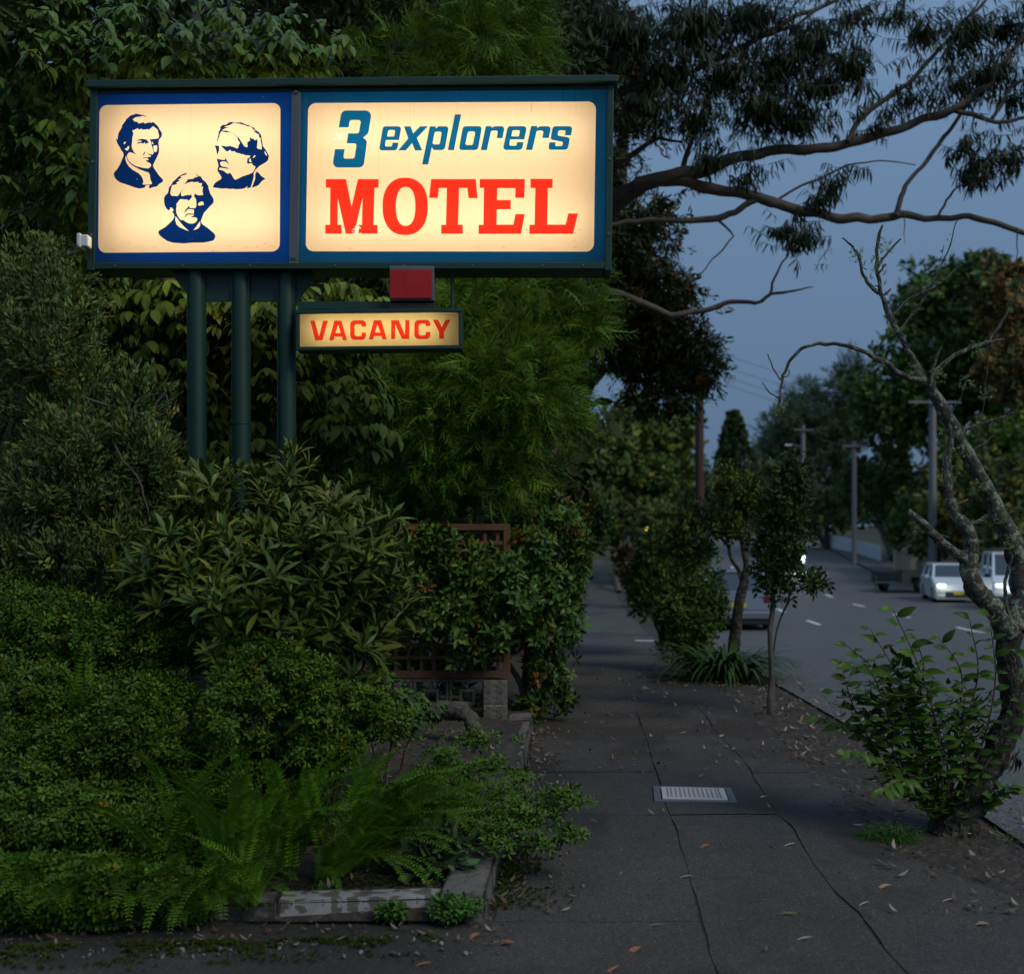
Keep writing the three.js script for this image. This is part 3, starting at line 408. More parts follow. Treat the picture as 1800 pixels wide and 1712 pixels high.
function lit(cv, k, through = 0.95) { const t = new THREE.CanvasTexture(cv); t.colorSpace = THREE.SRGBColorSpace; return new THREE.MeshPhysicalMaterial({ color: C(0.9, 0.9, 0.9), map: t, roughness: 1, transmission: through, thickness: 0, specularIntensity: 0.2, side: THREE.DoubleSide, emissive: 0xffffff, emissiveMap: t, emissiveIntensity: k }); }
{
  const PW = 3.1227, PH = 1.0386, T = 0.24, px = PW / 895;
  const sign = thing('motel_sign', 'large illuminated motel sign in a dark green cabinet on three green posts', 'motel sign', V(-0.995, 0, -6.9));
  const f = new THREE.Matrix4().compose(V(-0.99512, 3.75087, -6.9), turn(-0.009266, -0.058524, -0.013372), ONE);
  const put = (g) => g.applyMatrix4(f), X = (x) => (x - 619.5) * px;   // x on the face's drawing grid to metres from the middle
  const FR = 0.012, b = PW / 2, h = PH / 2, side = 0.05;
  const cab = (w, hh, d, x, y, z, r = 0.006) => put(box(w, hh, d, x, y, z, r));
  part(sign, 'cabinet_side', cab(side, PH + 0.09, T, -b - side / 2 + 0.002, -0.005, FR - T / 2), M.green);
  part(sign, 'cabinet_side', cab(side - 0.008, PH + 0.09, T, b + side / 2 - 0.006, -0.005, FR - T / 2), M.green);
  part(sign, 'cabinet_base', cab(PW - 0.006, 0.042, T, 0, -h - 0.02, FR - T / 2 + 0.001), M.green);
  part(sign, 'cabinet_top', cab(PW - 0.006, 0.03, T - 0.01, 0, h + 0.014, FR - T / 2 - 0.004), M.green);
  part(sign, 'top_cap', cab(PW + 0.125, 0.042, T + 0.06, 0.002, h + 0.05, FR - T / 2 + 0.005), M.green);
  part(sign, 'divider_strip', cab(16 * px, PH - 0.01, 0.03, X(527), 0, 0.006, 0.003), M.grey);
  part(sign, 'strip_fixing', put(box(0.02, 0.012, 0.01, X(527), h - 0.006, 0.026)), M.grey);
  part(sign, 'strip_fixing', put(box(0.03, 0.02, 0.006, X(527), -h + 0.03, 0.024)), M.grey);
  const logo = lit(logoPanel(), 0.8), name = lit(namePanel(), 0.8), plainCream = new THREE.MeshStandardMaterial({ color: C(0.8, 0.76, 0.66), emissive: new THREE.Color(CREAM), emissiveIntensity: 0.5 });
  const face = (x0, x1, mat, nm, z, back) => { const w = (x1 - x0) * px, g = new THREE.PlaneGeometry(w, PH); if (back) g.rotateY(Math.PI); return part(sign, nm, put(g.translate(X((x0 + x1) / 2), 0, z)), mat); };
  face(172, 519, logo, 'logo_panel_light', 0).userData.label = 'glowing cream panel with three dark blue portrait heads';
  face(535, 1067, name, 'name_panel_light', 0).userData.label = 'glowing cream panel reading 3 explorers MOTEL in blue and red';
  face(172, 1067, plainCream, 'rear_panel_light', FR - T + 0.012, true);
  for (const [sx, sy] of [[-0.49, 0.1], [-0.49, -0.35], [0.49, 0.1], [0.49, -0.35]]) part(sign, 'screw', put(new THREE.CylinderGeometry(0.009, 0.009, 0.006, 8).rotateX(Math.PI / 2).translate(Math.sign(sx) * (b + side / 2 - 0.004), sy, FR + 0.003)), M.grey);
  for (const x of [210, 330, 450, 600, 720, 840, 960, 1030]) part(sign, 'screw', put(new THREE.CylinderGeometry(0.007, 0.007, 0.006, 8).rotateX(Math.PI / 2).translate(X(x), -h - 0.02, FR + 0.003)), M.grey);
  const tubeMat = new THREE.MeshStandardMaterial({ color: C(0.8, 0.8, 0.8), emissive: C(1, 0.92, 0.78), emissiveIntensity: 5 });
  for (const [x0, x1] of [[205, 500], [560, 1035]]) for (const v of [-0.27, 0.27]) { const w = (x1 - x0) * px; part(sign, 'fluorescent_tube_light', put(new THREE.CylinderGeometry(0.019, 0.019, w, 12).rotateZ(Math.PI / 2).translate(X((x0 + x1) / 2), v, FR - T + 0.075)), tubeMat); }
  const glow = new THREE.Color(CREAM);
  for (const [x0, x1, k, back] of [[174, 497, 2.0, 0], [545, 1047, 2.0, 0], [180, 1060, 2.4, 1]]) {
    const l = new THREE.RectAreaLight(glow, k, (x1 - x0) * px, PH * 0.87), z = back ? FR - T + 0.008 - 0.012 : 0.012;
    const p = V(X((x0 + x1) / 2), 0, z).applyMatrix4(f), q = V(X((x0 + x1) / 2), 0, back ? -5 : 5).applyMatrix4(f); l.position.copy(p); l.lookAt(q); l.name = 'sign_glow'; scene.add(l);
  }
  // posts, gusset and the small fittings
  const zp = 7.02; let np = 0;
  for (const cx of [346, 424, 504]) {
    const top = W(cx, 470, zp), r = 0.056, prof = new THREE.CylinderGeometry(r, r, top.y + 0.02, 28).translate(top.x, (top.y + 0.02) / 2 - 0.02, top.z);
    const p = part(sign, 'post', prof, M.green);
    for (const s of [-1, 1]) part(p, 'seam', box(0.006, top.y - 0.1, 0.012, top.x + s * r * 0.93, top.y / 2, top.z + 0.022), M.green);
    if (++np === 2) part(p, 'joint_collar', new THREE.TorusGeometry(r, 0.004, 6, 28).rotateX(Math.PI / 2).translate(top.x, W(424, 745, zp).y, top.z), M.green);
  }
  const gs = new THREE.Shape(), P = (x, y) => { const w = W(x, y, 6.95); return [w.x, w.y]; };
  gs.moveTo(...P(300, 470)); gs.lineTo(...P(548, 470)); gs.lineTo(...P(548, 484)); gs.lineTo(...P(520, 526)); gs.lineTo(...P(332, 526)); gs.lineTo(...P(300, 484)); gs.closePath();
  part(sign, 'gusset_plate', new THREE.ExtrudeGeometry(gs, { depth: 0.012, bevelEnabled: false }).translate(0, 0, -7.03), M.green);
  { const c = W(320, 872, 7.0); part(sign, 'bracket', box(0.07, 0.14, 0.05, c.x, c.y, c.z, 0.006), M.green); }
  { const c = W(147, 425, 6.92); const lamp = part(sign, 'weatherproof_socket', merge([box(0.05, 0.075, 0.07, c.x + 0.012, c.y, c.z, 0.012), box(0.03, 0.09, 0.085, c.x - 0.018, c.y, c.z, 0.012)]), std({ color: C(0.55, 0.56, 0.58), roughness: 0.5 })); lamp.userData.label = 'small pale grey plastic socket on the side of the cabinet'; }
  // red blank panel
  const red = thing('red_sign_box', 'small dull red panel box hung under the cabinet above the vacancy sign', 'sign box', W(724, 528, 6.9)), rc = W(724, 503, 6.9), rw = 78 / F * 6.9, rh = 52 / F * 6.9;
  part(red, 'panel', box(rw - 0.02, rh - 0.01, 0.012, rc.x, rc.y, rc.z + 0.062), std({ map: paintMap, color: C(0.46, 0.006, 0.012), roughness: 0.85 }));
  part(red, 'casing', box(rw, rh + 0.03, 0.12, rc.x + 0.004, rc.y + 0.006, rc.z - 0.005, 0.006), M.grey);
  for (const s of [-1, 1]) part(red, 'hanger', box(0.02, 0.12, 0.02, rc.x + s * 0.08, rc.y + 0.1, rc.z - 0.02), M.green);
  part(red, 'underside_plate', box(rw + 0.004, 0.035, 0.1, rc.x, rc.y - rh / 2 - 0.036, rc.z - 0.01), M.black);
  // VACANCY box
  const vac = thing('vacancy_sign', 'small illuminated box sign reading VACANCY in red letters', 'vacancy sign', W(666, 612, 6.9)), fv = new THREE.Matrix4().compose(W(666.2, 579.6, 6.88), turn(0, -0.03, 0.006), ONE), VW = 280 / F * 6.88, VH = 57.6 / F * 6.88, vp = (g) => g.applyMatrix4(fv);
  part(vac, 'panel_light', vp(new THREE.PlaneGeometry(VW, VH)), lit(vacancyPanel(), 0.84)).userData.label = 'glowing yellowish panel with red capital letters';
  part(vac, 'back_panel', vp(box(VW, VH, 0.01, 0, 0, -0.12)), M.white);
  part(vac, 'fluorescent_tube_light', vp(new THREE.CylinderGeometry(0.013, 0.013, VW * 0.82, 12).rotateZ(Math.PI / 2).translate(-0.03, 0.01, -0.085)), new THREE.MeshStandardMaterial({ color: C(0.8, 0.8, 0.8), emissive: C(1, 0.86, 0.55), emissiveIntensity: 5 }));
  for (const s of [-1, 1]) { part(vac, 'frame_rail', vp(box(VW + 0.04, 0.022, 0.15, 0, s * (VH / 2 + 0.0125), -0.055, 0.004)), M.green); part(vac, 'frame_stile', vp(box(0.019, VH - 0.002, 0.148, s * (VW / 2 + 0.0105), 0, -0.055, 0.003)), M.green); }
  { const a = W(523, 537, 6.93), e = W(765, 537, 6.93); part(vac, 'support_beam', box(e.x - a.x, 0.05, 0.05, (a.x + e.x) / 2, a.y, a.z - 0.02, 0.004), M.green); const h0 = W(795, 470, 6.92), h1 = W(795, 550, 6.92); part(vac, 'hanger_rod', cone(h1, h0, 0.011, 0.011, 10), M.green); }
  const lv = new THREE.RectAreaLight(new THREE.Color('#f6d288'), 1.4, VW * 0.96, VH * 0.9); lv.position.copy(V(0, 0, 0.024).applyMatrix4(fv)); lv.lookAt(V(0, 0, 3).applyMatrix4(fv)); lv.name = 'vacancy_glow'; scene.add(lv);
}

// ------------------------------------------------------------------ sprig kinds
const K = {
  rhodo: [1, 2, 3].map((s) => whorl(leafGeo(0.15, 0.031, { seg: 6, fold: 0.3, curve: 0.35, base: 1.15 }), 10, 1.5, 0.3, s)),
  laurel: [1, 2, 3, 4].map((s) => droop(leafGeo(0.125, 0.054, { seg: 5, fold: 0.22, curve: 0.6, base: 0.9 }), 7, 0.12, s + 20, 0.75)),
  hedge: [1, 2, 3].map((s) => whorl(leafGeo(0.085, 0.032, { seg: 5, fold: 0.3, curve: 0.5, base: 0.95 }), 7, 1.7, 0.6, s + 40)),
  azalea: [1, 2, 3].map((s) => whorl(leafGeo(0.03, 0.012, { seg: 3, fold: 0.25, curve: 0.4, base: 1.2 }), 8, 1.6, 0.4, s + 60)),
  grey: [1, 2, 3].map((s) => tuft(leafGeo(0.03, 0.011, { seg: 3, fold: 0.3, curve: 0.3, base: 1.15 }), 18, 0.9, s + 80, 0.07)),
  cypress: [1, 2, 3].map((s) => spray(s + 100)),
  gum: [1, 2, 3].map((s) => droop(leafGeo(0.16, 0.019, { seg: 4, fold: 0.1, curve: 0.5, base: 0.85 }), 8, 0.2, s + 120, 1.25)),
  dark: [1, 2, 3].map((s) => tuft(leafGeo(0.1, 0.026, { seg: 3, fold: 0.2, curve: 0.3 }), 11, 1.5, s + 140, 0.16)),
  clump: [1, 2, 3].map((s) => tuft(leafGeo(0.3, 0.16, { seg: 3, fold: 0.25, curve: 0.4, base: 0.8 }), 10, 1.8, s + 160, 0.35)),
  small: [1, 2, 3].map((s) => tuft(leafGeo(0.075, 0.036, { seg: 3, fold: 0.25, curve: 0.4, base: 0.9 }), 10, 1.7, s + 180, 0.12)),
  pine: [1, 2].map((s) => tuft(leafGeo(0.5, 0.06, { seg: 2, fold: 0.2, curve: 0.5 }), 14, 1.5, s + 200, 0.4)),
};
const woody = (t, name, list, m, d, o = {}) => part(t, name, merge(list.map((l, i) => branch(l, d, o.radial ?? 6, o.step ?? 0.06, o.rough ?? 0.12, i + 3))), m);

// ------------------------------------------------------------------ garden planting
{ // rhododendron in front of the posts
  const r = rand(101), t = thing('rhododendron', 'dark rhododendron with long narrow leaves in whorls in front of the sign posts', 'shrub', V(-1.3, 0.09, -5.9));
  woody(t, 'stem', [[[470, 1420, 14, 6.0], [480, 1200, 10], [500, 1000, 6], [510, 850, 3]], [[470, 1420, 10, 6.0], [400, 1150, 8], [385, 960, 5], [385, 860, 3]], [[475, 1420, 10, 5.9], [580, 1150, 8], [600, 980, 5], [585, 890, 3]], [[475, 1420, 9, 5.9], [630, 1180, 7], [680, 1060, 4], [700, 980, 2]], [[465, 1420, 9, 5.9], [350, 1150, 6], [300, 1020, 4], [275, 960, 2]]], M.bark, 6.0);
  const pts = mass([[480, 1050, 5.85, 205, 190, 0.62, 480], [560, 1100, 5.8, 150, 150, 0.6, 170], [330, 1000, 5.9, 100, 110, 0.5, 140], [600, 980, 5.9, 110, 110, 0.5, 100], [455, 930, 6.0, 130, 90, 0.5, 90], [385, 850, 6.1, 45, 32, 0.2, 16], [512, 845, 6.1, 50, 40, 0.2, 20], [590, 890, 6.0, 50, 40, 0.2, 20], [665, 945, 5.9, 40, 40, 0.2, 14], [690, 1060, 5.9, 45, 60, 0.25, 22], [560, 1220, 5.6, 120, 50, 0.4, 40]], r, { shell: 0.7 });
  leafage(t, pts, K.rhodo, [0.066, 0.098, 0.024], r, { up: 1.5, wild: 0.4, size: [0.62, 1.0], single: 300, rough: 0.38, tints: [[0.35, [1.55, 1.2, 0.85]], [0.003, [5, 2.2, 0.4]]] });
}
{ // big broad-leaved tree behind the sign
  const r = rand(102), t = thing('broadleaf_tree', 'tall evergreen with drooping glossy leaves filling the space behind the sign', 'tree', V(-2.3, 0.1, -8.3));
  woody(t, 'trunk', [[[330, 1310, 26, 8.6], [340, 900, 22], [300, 500, 17], [330, 150, 11], [350, -150, 6]], [[335, 1000, 16, 8.6], [480, 760, 12], [580, 640, 7], [640, 560, 4]], [[325, 900, 14, 8.6], [160, 600, 11], [90, 300, 7], [60, 50, 4]], [[310, 560, 12, 8.5], [440, 320, 9], [530, 120, 5], [590, 60, 3]]], M.bark, 8.6);
  const pts = mass([[120, 160, 8.0, 190, 200, 0.7, 330], [330, 90, 8.1, 230, 120, 0.6, 330], [530, 110, 8.1, 110, 90, 0.45, 130], [100, 380, 7.8, 150, 170, 0.6, 260], [80, 470, 7.9, 120, 120, 0.5, 110], [300, 620, 8.1, 190, 150, 0.6, 300], [470, 600, 8.1, 170, 130, 0.55, 260], [590, 700, 8.0, 85, 120, 0.45, 150], [420, 780, 8.2, 200, 110, 0.5, 210], [600, 560, 8.2, 80, 60, 0.4, 70], [250, 560, 8.3, 120, 110, 0.5, 120], [40, 60, 8.0, 120, 130, 0.6, 110]], r, { shell: 0.6, back: 0.5, clump: [7, 0.45] });
  leafage(t, pts, K.laurel, [0.07, 0.125, 0.032], r, { mode: 'yaw', wild: 0.9, size: [0.7, 1.2], single: 300, rough: 0.42, tints: [[0.15, [1.25, 1.1, 0.8]], [0.03, [2.0, 1.4, 0.6]]] });
}
{ // feathery conifer right of the posts
  const r = rand(103), t = thing('weeping_conifer', 'feathery bright green conifer with a leaning trunk behind the vacancy sign', 'tree', V(-0.35, 0.05, -10));
  woody(t, 'trunk', [[[845, 1150, 40, 10.3], [870, 920, 36], [920, 830, 30], [985, 720, 24], [1010, 560, 18], [960, 300, 12], [900, 50, 6]], [[870, 930, 20, 10.3], [800, 800, 14], [740, 660, 9], [700, 560, 4]], [[960, 760, 14, 10.3], [900, 600, 9], [860, 500, 5]]], M.bark, 10.3, { radial: 9 });
  const pts = mass([[740, 690, 9.5, 110, 150, 0.6, 520], [860, 640, 9.4, 130, 170, 0.6, 720], [960, 590, 9.6, 100, 130, 0.6, 480], [880, 790, 9.5, 110, 80, 0.5, 330], [760, 820, 9.6, 120, 80, 0.5, 300], [680, 850, 9.8, 60, 50, 0.4, 90], [985, 700, 9.8, 50, 80, 0.4, 160], [850, 60, 9.8, 100, 90, 0.6, 420], [760, 110, 9.9, 110, 50, 0.5, 200], [920, 70, 9.7, 45, 80, 0.4, 200], [830, 500, 9.5, 160, 60, 0.5, 330], [800, -60, 9.9, 160, 80, 0.6, 200], [1020, 520, 9.7, 45, 70, 0.35, 120]], r, { shell: 0.65, back: 0.45, clump: [9, 0.4] });
  leafage(t, pts, K.cypress, [0.05, 0.118, 0.014], r, { mode: 'axis', up: -0.25, wild: 0.45, size: [0.75, 1.35], rough: 0.6, vary: 0.4, tints: [[0.3, [1.35, 1.15, 0.8]]] });
}
{ // dark dense trees above and behind
  const r = rand(104), t = thing('dark_evergreen_tree', 'dark dense evergreen tree with a brown trunk above the middle of the sign', 'tree', V(-2.4, 0, -13));
  woody(t, 'trunk', [[[545, 1100, 40, 13], [545, 400, 34], [548, -200, 26]]], M.bark, 13);
  const pts = mass([[600, 60, 12.6, 200, 150, 1.0, 900], [380, 250, 13, 300, 300, 1.2, 1300], [150, 500, 12.5, 300, 350, 1.2, 1300], [700, 300, 12.8, 260, 260, 1.0, 1000], [640, 700, 12.6, 260, 260, 1.0, 800], [900, 200, 12.8, 180, 260, 1.0, 900]], r, { shell: 0.45, back: 0.3 });
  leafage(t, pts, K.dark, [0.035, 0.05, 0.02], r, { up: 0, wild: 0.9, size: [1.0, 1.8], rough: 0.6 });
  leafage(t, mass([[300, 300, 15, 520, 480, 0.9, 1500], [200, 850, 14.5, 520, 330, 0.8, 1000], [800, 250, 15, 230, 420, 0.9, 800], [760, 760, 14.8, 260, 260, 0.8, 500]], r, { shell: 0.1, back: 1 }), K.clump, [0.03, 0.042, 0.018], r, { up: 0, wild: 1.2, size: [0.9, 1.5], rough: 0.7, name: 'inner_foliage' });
}
{ // grey-green shrub at the left edge
  const r = rand(105), t = thing('grey_green_shrub', 'grey-green small-leaved shrub with twiggy stems at the left edge', 'shrub', V(-2.9, 0.09, -6.5));
  woody(t, 'stem', [[[60, 1400, 16, 6.7], [90, 1000, 11], [120, 700, 6], [100, 480, 3]], [[70, 1400, 12, 6.7], [180, 1000, 8], [240, 760, 4], [290, 690, 2]], [[55, 1400, 12, 6.7], [10, 900, 7], [40, 560, 3]], [[190, 800, 3, 6.2], [245, 700, 2], [290, 688, 1.5], [300, 730, 1]], [[150, 700, 3, 6.2], [250, 730, 2], [310, 760, 1.2]], [[20, 800, 2.5, 6.0], [60, 930, 2], [75, 1000, 1]], [[110, 780, 2.5, 5.9], [70, 860, 2], [60, 920, 1]], [[200, 780, 2.5, 6.0], [250, 860, 2], [262, 910, 1]]], M.bark, 6.6);
  const pts = mass([[70, 620, 6.5, 120, 150, 0.5, 900], [150, 780, 6.4, 150, 160, 0.55, 1100], [60, 900, 6.3, 140, 130, 0.5, 800], [230, 860, 6.4, 100, 120, 0.45, 550], [60, 500, 6.6, 70, 70, 0.3, 260], [290, 840, 6.6, 45, 60, 0.3, 130], [140, 980, 6.2, 160, 70, 0.4, 420]], r, { shell: 0.6, lump: 0.3, clump: [13, 0.36] });
  leafage(t, pts, K.grey, [0.085, 0.125, 0.05], r, { up: 0.9, wild: 0.6, size: [0.8, 1.5], rough: 0.6, vary: 0.4, tints: [[0.12, [1.5, 1.05, 0.7]]] });
}
const azaleas = [
  ['azalea_bush', 'broad small-leaved azalea bush mounded in the far left of the bed', V(-2.1, 0.08, -5.8), [[110, 1120, 5.8, 180, 90, 0.35, 1700], [40, 1060, 5.95, 110, 55, 0.3, 600], [270, 1130, 5.75, 110, 75, 0.3, 800], [60, 1240, 5.6, 190, 90, 0.3, 1500]]],
  ['azalea_bush', 'small-leaved azalea bush spilling forward among the ferns at lower left', V(-1.7, 0.08, -5.4), [[250, 1280, 5.4, 180, 95, 0.28, 1700], [380, 1350, 5.3, 110, 80, 0.22, 800], [90, 1360, 5.3, 180, 90, 0.22, 1300], [250, 1420, 5.25, 170, 60, 0.15, 700]]],
  ['azalea_bush', 'low azalea at the foot of the rhododendron', V(-0.95, 0.08, -5.4), [[560, 1230, 5.4, 100, 60, 0.3, 620], [480, 1190, 5.35, 100, 70, 0.3, 620], [650, 1260, 5.5, 70, 55, 0.25, 420], [420, 1260, 5.2, 90, 70, 0.3, 500], [540, 1330, 5.6, 110, 50, 0.2, 620], [560, 1310, 5.25, 80, 45, 0.12, 420]]],
  ['azalea_bush', 'lowest azalea bush behind the ferns at the front left edge', V(-1.7, 0.08, -5.0), [[60, 1450, 4.95, 150, 75, 0.15, 1000], [240, 1480, 4.95, 150, 65, 0.13, 850], [390, 1450, 5.02, 90, 65, 0.12, 480], [40, 1565, 4.56, 130, 66, 0.13, 950], [190, 1570, 4.57, 120, 60, 0.12, 860], [310, 1572, 4.6, 70, 50, 0.1, 420]]],
];
azaleas.forEach(([n, label, base, blobs], i) => {
  const r = rand(110 + i), t = thing(n, label, 'shrub', base, 'azaleas in the garden bed'), c = blobs[0];
  const st = []; for (const b of blobs) for (let k = 0; k < 4; k++) st.push([[c[0] + (r() - 0.5) * 40, 935 + 1.5 / c[2] * F, 5, c[2] + 0.1], [lerp(c[0], b[0], 0.6), b[1] + b[4] * 0.6, 4, b[2]], [b[0] + (r() - 0.5) * b[3], b[1] + (r() - 0.5) * b[4], 2, b[2]]]);
  woody(t, 'stem', st, M.twig, c[2], { radial: 5 });
  leafage(t, mass(blobs.map((b) => [...b.slice(0, 6), Math.round(b[6] * 1.7)]), r, { shell: 0.7, lump: 0.3, clump: [16, 0.33] }), K.azalea, [0.05, 0.104, 0.014], r, { up: 1.0, wild: 0.5, size: [0.65, 1.2], rough: 0.45, vary: 0.4, tints: [[0.3, [1.6, 1.35, 0.7]], [0.006, [4, 1.2, 0.5]]] });
});
{ // low spreading azalea over the side kerb
  const r = rand(120), t = thing('spreading_azalea', 'thin low azalea spreading bare twigs over the side kerb onto the path', 'shrub', V(-0.45, 0.08, -5.5)), pts = [], st = [];
  const tips = [[1005, 1405, 5.35], [1000, 1465, 5.2], [975, 1400, 5.5], [950, 1480, 5.15], [900, 1400, 5.6], [870, 1440, 5.4], [820, 1370, 5.7], [780, 1330, 5.8], [860, 1345, 5.8], [930, 1440, 5.3], [790, 1400, 5.6], [910, 1365, 5.7], [955, 1430, 5.35], [840, 1300, 5.9], [750, 1370, 5.6]];
  for (const [x, y, d] of tips) { st.push([[735, 1475, 4, 5.5], [lerp(735, x, 0.5) + (r() - 0.5) * 30, lerp(1475, y, 0.5) + 8, 2.6, lerp(5.5, d, 0.5)], [x, y + 10, 1.2, d]]); pts.push(...mass([[x, y, d, 38, 20, 0.12, 50], [lerp(735, x, 0.65), lerp(1475, y, 0.65) - 6, d, 44, 26, 0.14, 36]], r, { shell: 0.3 })); }
  woody(t, 'twig', st, M.bark, 5.5, { radial: 5 });
  leafage(t, pts, K.azalea, [0.06, 0.12, 0.02], r, { up: 1.4, wild: 0.4, size: [0.8, 1.3], rough: 0.45 });
}
// ferns: every frond a part
const frondA = [1, 2, 3].map((s) => frondGeo(0.9, 0.052, 46, 0.7 + s * 0.25, s)), frondB = [4, 5, 6].map((s) => frondGeo(0.52, 0.05, 26, 1.5 + (s - 4) * 0.3, s));
const fernMats = [0.8, 1, 1.2, 1.4].map((k) => leafMat(0.1 * k, 0.21 * k, 0.022 * k, 0.5, 0.3));
function fern(px, d, n, geos, label, { lean = [0.3, 0.7], dir = 0, spread = 1.6, size = [0.7, 1.1] }, seed) {
  const r = rand(seed), x = (px - CX) / F * d, y = bedY(x, d), t = thing('fern', label, 'fern', V(x, y, -d), 'ferns in the garden bed');
  for (let i = 0; i < n; i++) { const a = dir + (r() - 0.5) * 2 * spread, m = mat4(V(x + (r() - 0.5) * 0.12, y, -d + (r() - 0.5) * 0.12), turn(0, a, 0).multiply(turn(lerp(lean[0], lean[1], r()), 0, (r() - 0.5) * 0.5)), lerp(size[0], size[1], r())); piece(t, 'frond', geos[Math.floor(r() * geos.length)], fernMats[Math.floor(r() * (geos === frondB ? 3 : 4))], m); }
}
fern(610, 5.1, 30, frondA, 'arching fishbone fern beside the low azalea at the bed middle', { dir: 0.9, spread: 1.1, lean: [0.15, 0.75] }, 1);
fern(575, 4.98, 28, frondA, 'fishbone fern with fronds sweeping to the right above the front kerb', { dir: 1.1, spread: 0.9, lean: [0.2, 0.85], size: [0.6, 0.95] }, 2);
fern(670, 5.3, 30, frondA, 'fishbone fern nearest the weathered log', { dir: 0.7, spread: 1.2, lean: [0.15, 0.75], size: [0.6, 1] }, 3);
fern(500, 5.05, 28, frondA, 'upright fishbone fern rising through the azaleas', { dir: 0.5, spread: 1.6, lean: [0.05, 0.5], size: [0.7, 1.05] }, 4);
fern(430, 4.92, 18, frondA, 'fishbone fern left of the front kerb', { dir: 0.8, spread: 1.3, lean: [0.1, 0.7], size: [0.55, 0.9] }, 5);
fern(400, 4.85, 22, frondA, 'fishbone fern rising in front of the azaleas left of the bed middle', { dir: 0.7, spread: 1.3, lean: [0.05, 0.6], size: [0.6, 1.0] }, 41);
fern(720, 5.5, 20, frondA, 'fishbone fern leaning right beside the pink geranium', { dir: 1.0, spread: 1.0, lean: [0.2, 0.9], size: [0.5, 0.9] }, 42);
fern(300, 5.0, 14, frondA, 'fishbone fern standing among the left azaleas', { dir: 0.5, spread: 1.5, lean: [0.0, 0.5], size: [0.7, 1.05] }, 43);
fern(190, 5.62, 7, frondA, 'few upright fern fronds poking from the top of the far left azalea', { dir: 0, spread: 2.5, lean: [0.0, 0.25], size: [1.05, 1.35] }, 6);
fern(300, 5.5, 7, frondA, 'few tall fern fronds between the azaleas and the rhododendron', { dir: 0.2, spread: 2.5, lean: [0.0, 0.3], size: [0.8, 1.1] }, 14);
[[-10, 'first'], [70, 'second'], [150, 'third'], [230, 'fourth'], [300, 'fifth'], [360, 'sixth'], [430, 'seventh']].forEach(([px, w], i) => fern(px, 4.6 - (i % 3) * 0.04, 24, frondB, `short broad-fronded fern along the front edge of the bed, ${w} from the left`, { dir: 0.1 + (i % 3 - 1) * 0.4, spread: 1.4, lean: [-0.1, 0.6], size: [0.4, 0.85] }, 20 + i));
{ // geranium by the log, one pink flower
  const r = rand(130), t = thing('pink_geranium', 'soft green geranium with one small pink flower beside the log', 'plant', V(-0.85, 0.1, -6.6)), pts = mass([[640, 1225, 6.5, 80, 45, 0.3, 150], [720, 1250, 6.6, 55, 45, 0.25, 110], [600, 1290, 6.1, 70, 40, 0.25, 90]], r, { shell: 0.5 });
  woody(t, 'stem', [[[680, 1400, 3, 6.6], [690, 1270, 2], [697, 1212, 1.4]], [[680, 1400, 3, 6.6], [640, 1260, 2], [620, 1220, 1]], [[685, 1400, 3, 6.6], [730, 1280, 2], [735, 1240, 1]]], M.stem, 6.6);
  leafage(t, pts, [whorl(leafGeo(0.035, 0.03, { seg: 3, curve: 0.3, base: 1.3 }), 6, 1.7, 0.9, 7)], [0.055, 0.11, 0.03], r, { up: 1, wild: 0.6, rough: 0.7 });
  const c = W(697, 1208, 6.45), pet = []; for (let i = 0; i < 6; i++) pet.push(leafGeo(0.022, 0.018, { seg: 3, curve: 0.5, base: 1.4 }).applyMatrix4(mat4(c, aim(V(Math.cos(i * 1.05), Math.sin(i * 1.05), 0.5)))));
  part(t, 'flower', mergeGeometries(pet), std({ color: C(0.42, 0.1, 0.4), roughness: 0.7, side: THREE.DoubleSide }));
}
{ // weathered log
  const t = thing('weathered_log', 'grey weathered driftwood log arching in front of the breeze blocks', 'log', V(-0.45, 0.1, -8.0));
  part(t, 'log', branch([[725, 1262, 9, 8.15], [765, 1254, 15, 8.05], [805, 1248, 15, 8.0], [828, 1262, 13, 7.95], [836, 1290, 12, 7.9], [838, 1325, 13, 7.9]], 8, 14, 0.012, 0.3, 41), std({ map: at(barkMap, 3, 3), color: C(0.95, 0.93, 0.92), bumpMap: at(barkBump, 3, 2), bumpScale: 0.02, roughness: 0.95 }));
}
